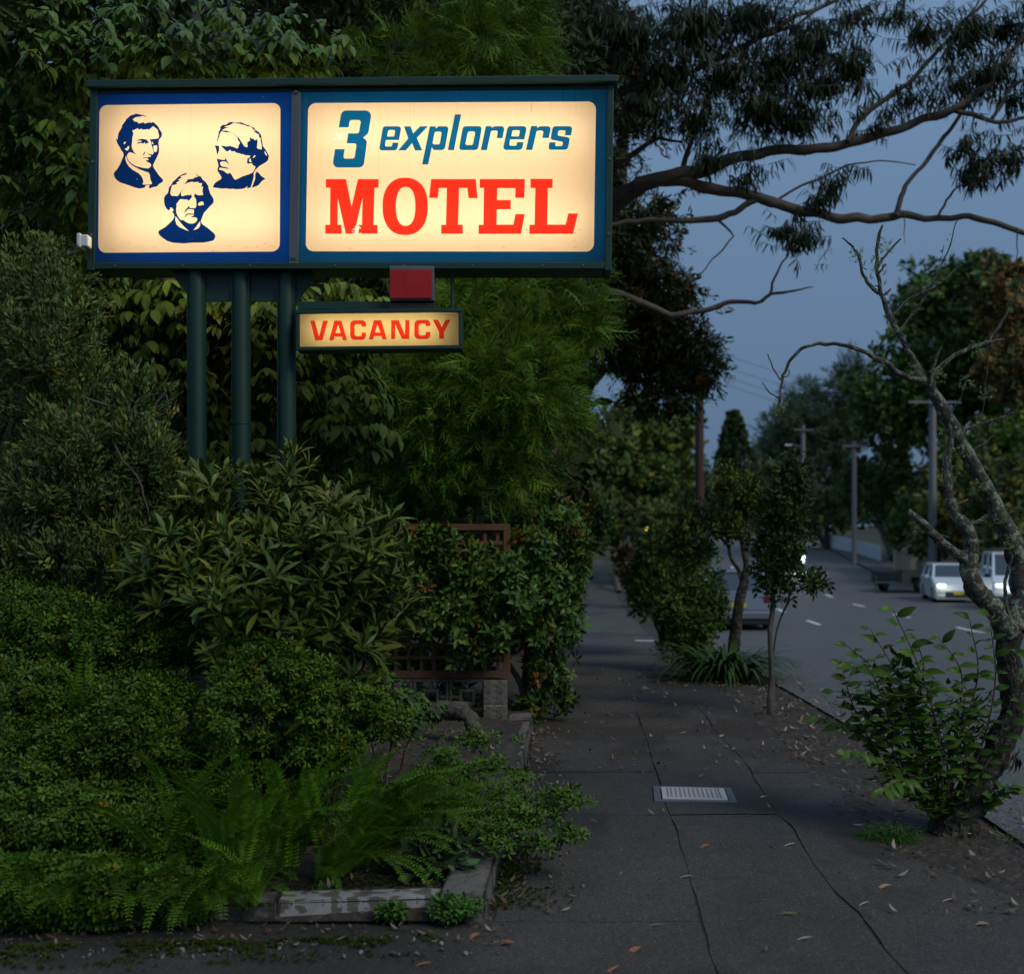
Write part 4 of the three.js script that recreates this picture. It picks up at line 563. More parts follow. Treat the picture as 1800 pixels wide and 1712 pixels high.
{ // breeze block wall, pier and lattice
  const D = 9.15, wall = thing('breeze_block_wall', 'short wall of pierced breeze blocks ending in a stacked block pier', 'wall', W(790, 1285, D)), m = (px) => px / F * D;
  const s = 0.29, one = [], b = (w, h, x, y) => one.push(box(w, h, 0.09, x, y, 0, 0.003));
  for (const k of [-1, 1]) { b(s - 0.006, 0.022, 0, k * (s / 2 - 0.014)); b(0.022, s - 0.053, k * (s / 2 - 0.014), 0); b(0.128, 0.023, 0, k * 0.0525); b(0.023, 0.08, k * 0.0525, 0); b(0.022, 0.054, 0, k * 0.0925); b(0.054, 0.022, k * 0.0925, 0); }
  const bg = merge(one), c0 = W(758, 1222, D);
  for (let i = -1; i < 2; i++) for (let j = 0; j < 2; j++) piece(wall, 'breeze_block', bg, M.concrete, mat4(V(c0.x + i * s, c0.y - 0.01 + (0 - j) * s, c0.z), new THREE.Quaternion()));
  const pc = W(871, 1279, D); for (let j = 0; j < 3; j++) part(wall, 'pier_block', box(0.19, 0.186, 0.19, pc.x, pc.y - 0.1 + j * 0.197 - 0.0, pc.z + 0.03, 0.006), std({ map: at(concreteMap, 2, 2), color: C(0.62, 0.6, 0.56), roughness: 0.95 }));
  for (let j = 0; j < 2; j++) part(wall, 'mortar_joint', box(0.182, 0.012, 0.182, pc.x, pc.y - 0.1 + j * 0.197 + 0.0985, pc.z + 0.033), M.flaking);
  const lat = thing('lattice_screen', 'brown timber lattice screen standing on the breeze block wall', 'lattice', W(780, 1192, D)), x0 = 640, x1 = 897, y0 = 921, y1 = 1191, mid = (a, b2) => (a + b2) / 2;
  const bar = (nm, xa, ya, xb, yb, dz, th = 0.03) => { const a = W(xa, ya, D), e = W(xb, yb, D); part(lat, nm, box(Math.abs(e.x - a.x), Math.abs(a.y - e.y), th, mid(a.x, e.x), mid(a.y, e.y), a.z + dz, 0.003), M.timber); };
  bar('rail', x0, y0, x1 - 0.3, y0 + 11, 0, 0.05); bar('rail', x0, y1 - 12, x1 - 0.3, y1, 0, 0.05); bar('stile', x1 - 12, y0 + 11.3, x1, y1 - 12.3, 0, 0.049); bar('stile', x0, y0 + 11.3, x0 + 12, y1 - 12.3, 0, 0.049);
  for (let y = y0 + 30; y < y1 - 20; y += 22.4) bar('slat', x0 + 12, y, x1 - 12, y + 6.5, 0.008, 0.012);
  for (let x = x0 + 30; x < x1 - 14; x += 22.4) bar('slat', x, y0 + 11, x + 6.5, y1 - 12, -0.008, 0.012);
}
{ // hedge growing over the lattice
  const r = rand(140), t = thing('lattice_hedge', 'glossy leafy hedge with reddish tips growing over the lattice beside the path', 'hedge', V(0.3, 0, -9.7));
  woody(t, 'stem', [[[930, 1290, 8, 9.7], [925, 1100, 7], [920, 950, 4]], [[950, 1290, 8, 9.9], [975, 1100, 6], [980, 930, 3]], [[925, 1290, 7, 9.5], [880, 1080, 4], [830, 990, 2]], [[935, 1290, 6, 9.6], [800, 1090, 3], [760, 1010, 2]]], M.bark, 9.7);
  const pts = mass([[830, 1000, 8.95, 85, 75, 0.14, 190], [790, 1070, 8.95, 55, 50, 0.1, 70], [870, 1060, 9.0, 80, 90, 0.18, 170], [935, 1010, 9.5, 85, 120, 0.4, 420], [960, 1120, 9.7, 60, 120, 0.4, 330], [965, 1210, 9.7, 45, 60, 0.3, 110], [960, 925, 9.8, 65, 45, 0.35, 150], [830, 1150, 9.0, 40, 25, 0.08, 26], [925, 1245, 9.5, 30, 25, 0.15, 24], [1000, 1050, 10.2, 25, 120, 0.4, 130], [775, 955, 8.98, 80, 30, 0.1, 110], [720, 1000, 9.0, 50, 55, 0.1, 80], [760, 1090, 9.75, 150, 120, 0.16, 360], [770, 1230, 9.7, 110, 50, 0.12, 110], [985, 900, 10.0, 40, 30, 0.25, 90], [1010, 980, 10.0, 26, 60, 0.25, 90]], r, { shell: 0.6, back: 0.4, clump: [6, 0.45] });
  leafage(t, pts, K.hedge, [0.05, 0.105, 0.032], r, { up: 0.3, wild: 0.7, size: [0.75, 1.2], single: 300, rough: 0.35, tints: [[0.2, [1.6, 1.3, 0.8]], [0.05, [4, 0.7, 1.0]]] });
}
{ // strappy palm leaves at the top left corner
  const t = thing('cabbage_palm', 'strap-leaved palm head at the top left corner', 'palm', V(-3.6, 0, -7.4)), r = rand(150), c = W(-60, -30, 7.4), g = leafGeo(0.8, 0.035, { seg: 5, fold: 0.3, curve: 0.8 }), m = leafMat(0.05, 0.08, 0.03, 0.5, 0.2);
  part(t, 'trunk', branch([[-140, 1300, 24, 7.5], [-110, 700, 22], [-60, -20, 20]], 7.5, 10, 0.1, 0.1, 2), M.bark);
  for (let i = 0; i < 46; i++) piece(t, 'leaf', g, m, mat4(c, aim(V(r() - 0.35, r() - 0.55, r() - 0.3)).multiply(turn(0, (r() - 0.5), 0)), 0.7 + r() * 0.5));
}
function weed(name, label, px, py, d, rx, ry, n, color, kinds, seed) { const r = rand(seed), b = W(px, py + ry, d), t = thing(name, label, 'weed', V(b.x, Math.max(0.005, b.y), b.z)); leafage(t, mass([[px, py, d, rx, ry, rx / F * d * 0.6, n]], r, { shell: 0.4 }), kinds, color, r, { up: 1.3, wild: 0.6, rough: 0.6 }); return t; }
weed('kerb_weed', 'round-leaved green weed growing against the front kerb near its corner', 797, 1597, 4.62, 44, 22, 130, [0.05, 0.12, 0.03], K.azalea, 161);
weed('kerb_weed', 'smaller green weed in the middle of the front kerb', 688, 1603, 4.62, 26, 16, 70, [0.05, 0.12, 0.03], K.azalea, 162);
weed('kerb_weed', 'bright green seedling on top of the side kerb below the pier', 905, 1305, 8.0, 12, 14, 26, [0.08, 0.2, 0.03], K.azalea, 163);
weed('kerb_weed', 'small plant in the bed corner behind the kerb', 770, 1515, 5.0, 26, 16, 40, [0.05, 0.1, 0.05], K.small, 164);
weed('kerb_weed', 'tiny weed on the bed soil above the front kerb', 570, 1568, 4.88, 20, 8, 34, [0.05, 0.12, 0.03], K.azalea, 165);

// ------------------------------------------------------------------ the lichen-covered street tree, its suckers and the grass at its foot
{
  const t = thing('lichened_street_tree', 'gnarled bare street tree covered in pale lichen at the right edge', 'tree', W(1700, 1455, 6.1));
  const d = 6.1, wood = (nm, list, seed, radial = 9) => part(t, nm, branch(list, d, radial, 0.02, 0.18, seed), nm === 'trunk' ? M.cherry : M.lichen);
  wood('trunk', [[1668, 1478, 44, 6.1], [1690, 1430, 32], [1722, 1370, 26], [1757, 1310, 23], [1781, 1255, 21], [1779, 1200, 20], [1770, 1145, 20], [1778, 1095, 21]], 1, 14);
  wood('limb', [[1772, 1112, 24, 6.1], [1752, 1078, 19, 6.08], [1722, 1045, 17, 6.05], [1703, 1010, 16, 6.0], [1703, 985, 14], [1712, 958, 13], [1700, 930, 12], [1678, 905, 10], [1668, 870, 8], [1667, 820, 6], [1672, 770, 5], [1669, 740, 3]], 2);
  wood('limb', [[1705, 985, 10, 6.0], [1680, 972, 9, 5.97], [1648, 945, 8, 5.93], [1618, 915, 7], [1596, 899, 6]], 3);
  wood('limb', [[1785, 1110, 24, 6.1], [1800, 1050, 19, 6.14], [1794, 990, 17, 6.18], [1778, 945, 16], [1757, 905, 14], [1735, 860, 13], [1715, 825, 13], [1692, 785, 12], [1668, 738, 11], [1648, 700, 10], [1632, 674, 9]], 4, 11);
  const tw = (list, s) => wood('branch', list, s, 7);
  tw([[1630, 676, 6, 6.18], [1590, 660, 5, 6.1], [1550, 635, 4.5], [1515, 617, 4, 6.0], [1480, 606, 3.6], [1440, 603, 3.3], [1410, 612, 3], [1388, 635, 2.8], [1376, 660, 2.6], [1372, 690, 2.4], [1369, 712, 2.2]], 5);
  tw([[1628, 676, 7, 6.18], [1605, 630, 5.5, 6.22], [1580, 585, 5], [1560, 548, 4.5], [1548, 515, 4], [1543, 480, 3.6], [1541, 440, 3.2], [1546, 412, 2.6], [1552, 396, 2]], 6);
  tw([[1546, 516, 3.4, 6.22], [1525, 497, 3], [1515, 475, 2.6], [1508, 445, 2.4], [1496, 430, 2], [1481, 418, 1.2]], 7);
  tw([[1543, 470, 2.6, 6.22], [1560, 445, 2.2], [1584, 420, 1.6]], 8); tw([[1552, 520, 2, 6.22], [1566, 508, 1.6]], 9); tw([[1545, 480, 2, 6.2], [1558, 464, 1.5]], 10);
  tw([[1566, 555, 2.4, 6.22], [1600, 525, 2], [1640, 505, 1.7], [1672, 482, 1.4], [1692, 464, 1]], 11);
  tw([[1580, 585, 2.4, 6.24], [1612, 545, 2], [1636, 510, 1.8], [1650, 475, 1.5], [1668, 440, 1.3], [1681, 390, 0.9]], 12);
  tw([[1632, 680, 6, 6.18], [1645, 655, 5], [1668, 632, 4.5], [1700, 615, 4], [1735, 602, 3.4], [1765, 597, 2.4]], 13);
  tw([[1738, 602, 2.6, 6.18], [1762, 565, 2.2], [1778, 530, 1.8], [1800, 484, 1.2]], 14);
  tw([[1636, 672, 3, 6.15], [1645, 635, 2.6], [1656, 608, 1.8]], 15); tw([[1682, 770, 3, 6.18], [1710, 750, 2.6], [1750, 738, 2], [1790, 722, 1.4]], 16); tw([[1700, 795, 2, 6.18], [1735, 778, 1.5], [1756, 758, 1]], 17);
  tw([[1535, 628, 1.6, 6.08], [1552, 600, 1.4], [1570, 580, 1]], 18); tw([[1668, 868, 3, 5.99], [1662, 835, 2.4], [1658, 805, 1.8], [1664, 770, 1.2]], 19); tw([[1672, 888, 3, 5.98], [1690, 884, 2.6], [1703, 878, 2.4]], 20);
  tw([[1688, 935, 4, 6.0], [1712, 920, 3.6], [1738, 905, 3.2]], 21); tw([[1740, 870, 2, 6.16], [1775, 892, 1.4], [1808, 894, 1]], 22); tw([[1775, 1090, 4, 6.05], [1768, 1040, 3.2], [1774, 995, 2.4], [1780, 975, 1.6]], 23); tw([[1795, 960, 7, 6.18], [1786, 935, 6.5], [1776, 922, 6]], 24);
  tw([[1372, 668, 1.4, 6.0], [1358, 645, 1.1], [1350, 622, 0.8]], 25); tw([[1370, 700, 1.4, 6.0], [1352, 690, 1.1], [1340, 672, 0.8]], 26); tw([[1375, 664, 1.2, 6.0], [1388, 660, 1], [1387, 650, 0.8]], 27); tw([[1369, 712, 1.4, 6.0], [1360, 728, 1.2], [1362, 738, 1], [1372, 738, 1], [1376, 722, 0.8]], 28);
  tw([[1720, 770, 1.2, 6.1], [1732, 700, 1.1], [1738, 640, 1], [1735, 600, 0.8]], 29); tw([[1668, 735, 1.3, 6.1], [1690, 700, 1.1], [1702, 660, 0.9], [1712, 640, 0.7]], 30); tw([[1706, 740, 1, 6.1], [1728, 780, 0.9], [1738, 825, 0.7]], 31);
  { const r = rand(191), sp = []; for (const [x0, y0, x1, y1, n] of [[1630, 676, 1515, 617, 9], [1628, 676, 1560, 548, 9], [1560, 548, 1546, 412, 12], [1546, 516, 1508, 445, 8], [1632, 680, 1765, 597, 10], [1566, 555, 1692, 464, 10], [1612, 545, 1681, 390, 12], [1682, 770, 1790, 722, 8], [1740, 600, 1800, 484, 8], [1705, 985, 1596, 899, 6], [1712, 820, 1640, 690, 8], [1780, 950, 1715, 825, 8], [1700, 930, 1668, 760, 9]]) for (let i = 0; i < n; i++) { const t = (i + r()) / n, a = W(lerp(x0, x1, t), lerp(y0, y1, t), 6.12), b = a.clone().add(V(r() - 0.5, r() * 0.9 - 0.25, r() - 0.5).multiplyScalar(0.03 + r() * 0.05)); sp.push(cone(a, b, 0.0035, 0.0015, 5)); } part(t, 'spurs', merge(sp), M.lichen).userData.kind = 'stuff'; }
  { const r = rand(190), tf = [], spots = [[1372, 716], [1560, 430], [1545, 460], [1506, 446], [1570, 575], [1640, 505], [1668, 830], [1664, 790], [1672, 760], [1735, 690], [1700, 670], [1650, 660], [1715, 1040], [1690, 975], [1760, 905], [1725, 850], [1690, 790], [1610, 650], [1545, 630], [1720, 610], [1780, 950], [1740, 1070], [1660, 950], [1620, 925], [1700, 925]];   // hanging lichen beards
    for (const [x, y] of spots) for (let i = 0; i < 26; i++) { const p = W(x + (r() - 0.5) * 26, y + (r() - 0.5) * 26, 6.05 + (r() - 0.5) * 0.12); tf.push({ p, n: V(r() - 0.5, -0.3, r() - 0.2) }); }
    leafage(t, tf, [tuft(leafGeo(0.016, 0.004, { seg: 2, curve: 0.8 }), 7, 1.6, 5, 0.008)], [0.2, 0.26, 0.16], r, { up: -0.4, wild: 0.8, name: 'lichen_tufts', rough: 0.9 }); }
  part(t, 'dead_leaf_bunch', mergeGeometries([0, 1, 2, 3].map((i) => leafGeo(0.12, 0.025, { seg: 4, curve: 0.6, wave: 0.2 }).applyMatrix4(mat4(W(1782 + i * 3, 1322, 6.0), aim(V((i - 1.5) * 0.15, -1, 0.1), i * 1.3))))), std({ color: C(0.05, 0.025, 0.018), side: THREE.DoubleSide }));
}
{ // leafy suckers round the foot of the tree
  const r = rand(170), t = thing('cherry_suckers', 'leafy green suckers with serrated leaves round the foot of the gnarled tree', 'shrub', W(1640, 1445, 6.05)), g = leafGeo(0.135, 0.054, { seg: 6, fold: 0.3, curve: 0.7, base: 0.85, wave: 0.03 }), gs = [g, leafGeo(0.13, 0.046, { seg: 6, fold: 0.55, curve: 1.2, base: 0.8, wave: 0.06 }), leafGeo(0.12, 0.056, { seg: 6, fold: 0.1, curve: 0.35, base: 0.95, wave: 0.1 })], tone = [0.75, 0.9, 1, 1.15, 1.35].map((k) => leafMat(0.05 * k, 0.105 * k, 0.016 * k, 0.42, 0.35)), rest = [];
  const stems = [[[1648, 1440], [1600, 1330], [1530, 1230], [1468, 1215]], [[1640, 1440], [1570, 1330], [1490, 1280], [1440, 1262]], [[1650, 1440], [1610, 1300], [1560, 1200], [1490, 1135]], [[1655, 1440], [1625, 1300], [1580, 1190], [1530, 1105]], [[1660, 1440], [1650, 1290], [1615, 1170], [1570, 1070]], [[1664, 1440], [1680, 1290], [1690, 1180], [1650, 1120]], [[1666, 1440], [1690, 1300], [1720, 1180], [1705, 1090]], [[1670, 1440], [1720, 1330], [1750, 1200], [1740, 1080]], [[1645, 1440], [1580, 1370], [1530, 1330], [1490, 1320]], [[1655, 1440], [1600, 1380], [1560, 1300], [1520, 1260]], [[1660, 1440], [1640, 1340], [1600, 1260], [1580, 1200]], [[1668, 1440], [1665, 1340], [1640, 1250], [1640, 1190]], [[1668, 1440], [1700, 1360], [1690, 1270], [1700, 1210]], [[1650, 1440], [1620, 1400], [1590, 1370], [1550, 1390]], [[1700, 1440], [1740, 1400], [1760, 1390], [1785, 1380]], [[1672, 1440], [1760, 1300], [1800, 1200], [1810, 1130]], [[1655, 1440], [1575, 1290], [1530, 1180], [1500, 1170]], [[1650, 1440], [1560, 1350], [1500, 1240], [1480, 1170]], [[1660, 1440], [1600, 1270], [1625, 1180], [1610, 1120]]];
  let count = 0;
  stems.forEach((s, k) => {
    const dd = 6.05 + (r() - 0.6) * 0.5, p = s.map(([x, y], i) => W(x, y, lerp(6.08, dd, i / 3))), c = new THREE.CatmullRomCurve3(p);
    part(t, 'stem', limb(p, [0.008, 0.006, 0.004, 0.002], 6, 0.04, 0.05, k), M.stem);
    const n = 21; for (let i = 0; i < n; i++) {
      const u = lerp(0.22, 1, i / (n - 1)), q = c.getPointAt(u), dir = c.getTangentAt(u), side = i % 2 ? 1 : -1, out = V(side * 0.9 + (r() - 0.5) * 0.6, 0.1 - r() * 0.6, 0.2 + r() * 0.9).addScaledVector(dir, 0.7).normalize(), nz = V((r() - 0.5) * 0.9, 0.35 + r() * 0.5, 0.75), z = nz.addScaledVector(out, -nz.dot(out)).normalize(), x = out.clone().cross(z).normalize();
      const m = new THREE.Matrix4().makeBasis(x, out, z).setPosition(q).scale(V(1, 1, 1).multiplyScalar(0.42 + r() * 0.5)); 
      if (count++ < 300) piece(t, 'leaf', gs[Math.floor(r() * 3)], tone[Math.floor(r() * 5)], m); else rest.push(m);
    }
  });
  const inner = mass([[1610, 1300, 6.15, 115, 125, 0.25, 460], [1700, 1300, 6.2, 70, 125, 0.2, 230], [1560, 1225, 6.1, 85, 80, 0.22, 230], [1650, 1400, 6.1, 70, 50, 0.2, 130]], r, { shell: 0.4 });
  for (const { p } of inner) rest.push(mat4(p, turn(1 + r() * 1.2, (r() - 0.5) * 4, (r() - 0.5)), 0.4 + r() * 0.5));
  copies(t, 'foliage', g, tone[1], rest, rest.map(() => { const v = 0.7 + r() * 0.6; return C(v, v, v); }));
}
function grassTuft(name, label, px, py, d, rx, n, h, color, seed, H0) { const r = rand(seed), b = W(px, py, d), y = H0 ?? 0.002, t = thing(name, label, 'grass', V(b.x, y, b.z)), g = leafGeo(h, 0.0045, { seg: 4, fold: 0.3, curve: 1.5, base: 0.5 }), ms = [], cs = []; for (let i = 0; i < n; i++) { const a = r() * 6.28, q = Math.sqrt(r()) * rx; ms.push(mat4(V(b.x + Math.cos(a) * q, y, b.z + Math.sin(a) * q * 0.7), turn(0, r() * 6.28, 0).multiply(turn(-0.2 - r() * 0.9, 0, (r() - 0.5) * 0.6)), (0.4 + r() * 0.9) * (1.2 - 0.7 * q / rx))); const v = 0.7 + r() * 0.6; cs.push(C(v, v, v)); } const m = copies(t, 'blades', g, leafMat(...color, 0.6, 0.3), ms, cs); return m; }
grassTuft('grass_tuft', 'bright green grass tuft on the path edge left of the gnarled tree', 1562, 1475, 5.95, 0.18, 900, 0.15, [0.045, 0.12, 0.025], 181);
grassTuft('grass_tuft', 'thin dry grass at the right picture edge by the road', 1770, 1470, 5.9, 0.2, 160, 0.08, [0.09, 0.1, 0.04], 182);

// ------------------------------------------------------------------ trees and bushes beside the path
{
  const r = rand(201), t = thing('ivy_sapling', 'slim sapling with dark leafy crown and bare lower stem on the verge', 'tree', W(1357, 1250, 10.2));
  woody(t, 'trunk', [[[1356, 1262, 7, 10.2], [1357, 1180, 5], [1360, 1060, 4], [1372, 950, 3], [1390, 830, 1.5]], [[1360, 1150, 2, 10.2], [1385, 1060, 2], [1400, 1020, 1.5], [1440, 1020, 1]]], M.bark, 10.2);
  leafage(t, mass([[1392, 850, 10.2, 24, 44, 0.12, 240], [1375, 905, 10.2, 36, 36, 0.16, 260], [1372, 960, 10.2, 42, 32, 0.18, 190], [1345, 1000, 10.2, 20, 26, 0.12, 60], [1385, 985, 10.1, 20, 20, 0.14, 45], [1372, 1035, 10.2, 22, 30, 0.12, 45], [1435, 1024, 10.1, 22, 9, 0.08, 26], [1412, 1022, 10.1, 18, 10, 0.1, 22], [1340, 890, 10.3, 12, 12, 0.08, 14]], r, { shell: 0.4, back: 0.8 }), K.small, [0.032, 0.065, 0.02], r, { up: 0.3, wild: 0.8, size: [0.5, 0.85] });
}
{
  const r = rand(202), t = thing('verge_tree', 'small leaning tree with lichened fork and loose crown beside the parked silver car', 'tree', W(1292, 1165, 14));
  woody(t, 'trunk', [[[1288, 1170, 11, 14], [1296, 1090, 9.5], [1310, 1020, 8], [1312, 990, 6], [1300, 940, 4], [1270, 880, 2]], [[1312, 1000, 5, 14], [1318, 940, 4], [1310, 880, 3], [1290, 830, 1.5]], [[1306, 1030, 4, 14], [1280, 960, 3], [1250, 910, 1.5]]], M.cherry, 14);
  leafage(t, mass([[1290, 860, 14, 40, 34, 0.4, 130], [1250, 920, 14, 52, 40, 0.4, 200], [1205, 965, 14.2, 50, 40, 0.4, 200], [1320, 885, 14, 24, 40, 0.3, 70], [1272, 825, 14, 16, 16, 0.2, 24]], r, { shell: 0.2, back: 0.8, clump: [6, 0.4] }), K.small, [0.06, 0.085, 0.02], r, { up: 0.2, wild: 0.8, size: [0.6, 1.0], tints: [[0.2, [1.5, 1.2, 0.6]]] });
}
function bush(label, base, blobs, kinds, color, seed, o = {}) { const r = rand(seed), t = thing(o.name ?? 'verge_bush', label, o.cat ?? 'bush', base, o.group); const st = []; for (const b of o.far ? blobs.slice(0, 1) : blobs) st.push([[(base.x / -base.z) * F + CX, CY - (base.y - EYE) / -base.z * F, 6, -base.z], [lerp((base.x / -base.z) * F + CX, b[0], 0.6), b[1] + b[4] * 0.5, 4, b[2]], [b[0], b[1], 2, b[2]]]); woody(t, 'stem', st, M.bark, -base.z, { radial: 5, step: 0.2 }); leafage(t, mass(blobs, r, { shell: o.shell ?? 0.65, back: o.back ?? 0.3, clump: [8, 0.42] }), kinds, color, r, { up: 0.3, wild: 0.7, size: o.size ?? [0.9, 1.5], tints: o.tints ?? [[0.2, [1.4, 1.2, 0.7]]], ...o.leaf }); return t; }
bush('rounded dark green bush at the foot of the forked verge tree', W(1225, 1165, 14.2), [[1218, 1085, 14.2, 58, 55, 0.5, 800], [1200, 1105, 14.0, 40, 45, 0.35, 380], [1240, 1060, 14.3, 34, 45, 0.35, 280]], K.small, [0.055, 0.1, 0.026], 210, { size: [0.55, 0.95] });
bush('tall clipped hedge bush right of the far footpath', V(2.35, H(17.5), -17.5), [[1152, 1000, 17.5, 38, 72, 0.6, 900], [1185, 985, 17.8, 40, 50, 0.6, 520], [1138, 1045, 17.3, 26, 36, 0.4, 260], [1215, 985, 18.5, 36, 45, 0.6, 320]], K.small, [0.065, 0.11, 0.03], 211, { size: [0.7, 1.2] });
{ // agapanthus clump
  const r = rand(215), b = W(1272, 1180, 13.2); b.y = H(13.2); const t = thing('agapanthus_clump', 'clump of arching strap leaves beneath the forked verge tree', 'plant', b), g = leafGeo(0.85, 0.045, { seg: 6, fold: 0.3, curve: 1.9, base: 0.5, tip: 0.7 }), tone = [0.8, 1, 1.3].map((k) => leafMat(0.035 * k, 0.075 * k, 0.024 * k, 0.4, 0.2));
  for (let i = 0; i < 280; i++) { const a = r() * 6.283, q = r() * 0.3; piece(t, 'leaf', g, tone[Math.floor(r() * 3)], mat4(V(b.x + Math.cos(a) * q * 1.3, b.y - 0.01, b.z + Math.sin(a) * q), turn(0, -a - Math.PI / 2 + Math.PI + (r() - 0.5) * 0.8, 0).multiply(turn(-0.15 - r() * 0.5, Math.PI, 0)), 0.7 + r() * 0.45)); }
}
bush('yellow-green shrub behind the lattice hedge', V(0.72, H(15), -15), [[985, 930, 15, 45, 55, 0.5, 260], [1000, 890, 15.2, 25, 30, 0.3, 90]], K.small, [0.15, 0.13, 0.03], 220, { size: [1.0, 1.6], name: 'path_shrub' });
bush('large green shrub left of the far footpath', V(1.0, H(20), -20), [[1010, 930, 20, 50, 70, 0.8, 520], [960, 870, 20, 80, 60, 0.8, 560], [1000, 1000, 20, 30, 60, 0.6, 300]], K.small, [0.05, 0.09, 0.022], 221, { size: [1.3, 2.2], name: 'path_shrub' });
bush('reddish shrub where the footpath narrows in the distance', V(4.4, H(42), -42), [[1100, 985, 42, 18, 24, 0.8, 130], [1112, 1010, 40, 14, 28, 0.6, 110]], K.clump, [0.07, 0.05, 0.03], 222, { size: [0.5, 0.9], name: 'path_shrub' });
bush('pale green hedge closing the end of the footpath', V(4.9, H(52), -52), [[1100, 910, 58, 60, 36, 1.2, 340], [1160, 920, 56, 50, 40, 1.2, 300], [1075, 935, 60, 30, 40, 1, 170], [1000, 950, 46, 30, 60, 1, 170]], K.clump, [0.1, 0.125, 0.05], 223, { size: [0.6, 1.1], name: 'path_shrub', far: true });

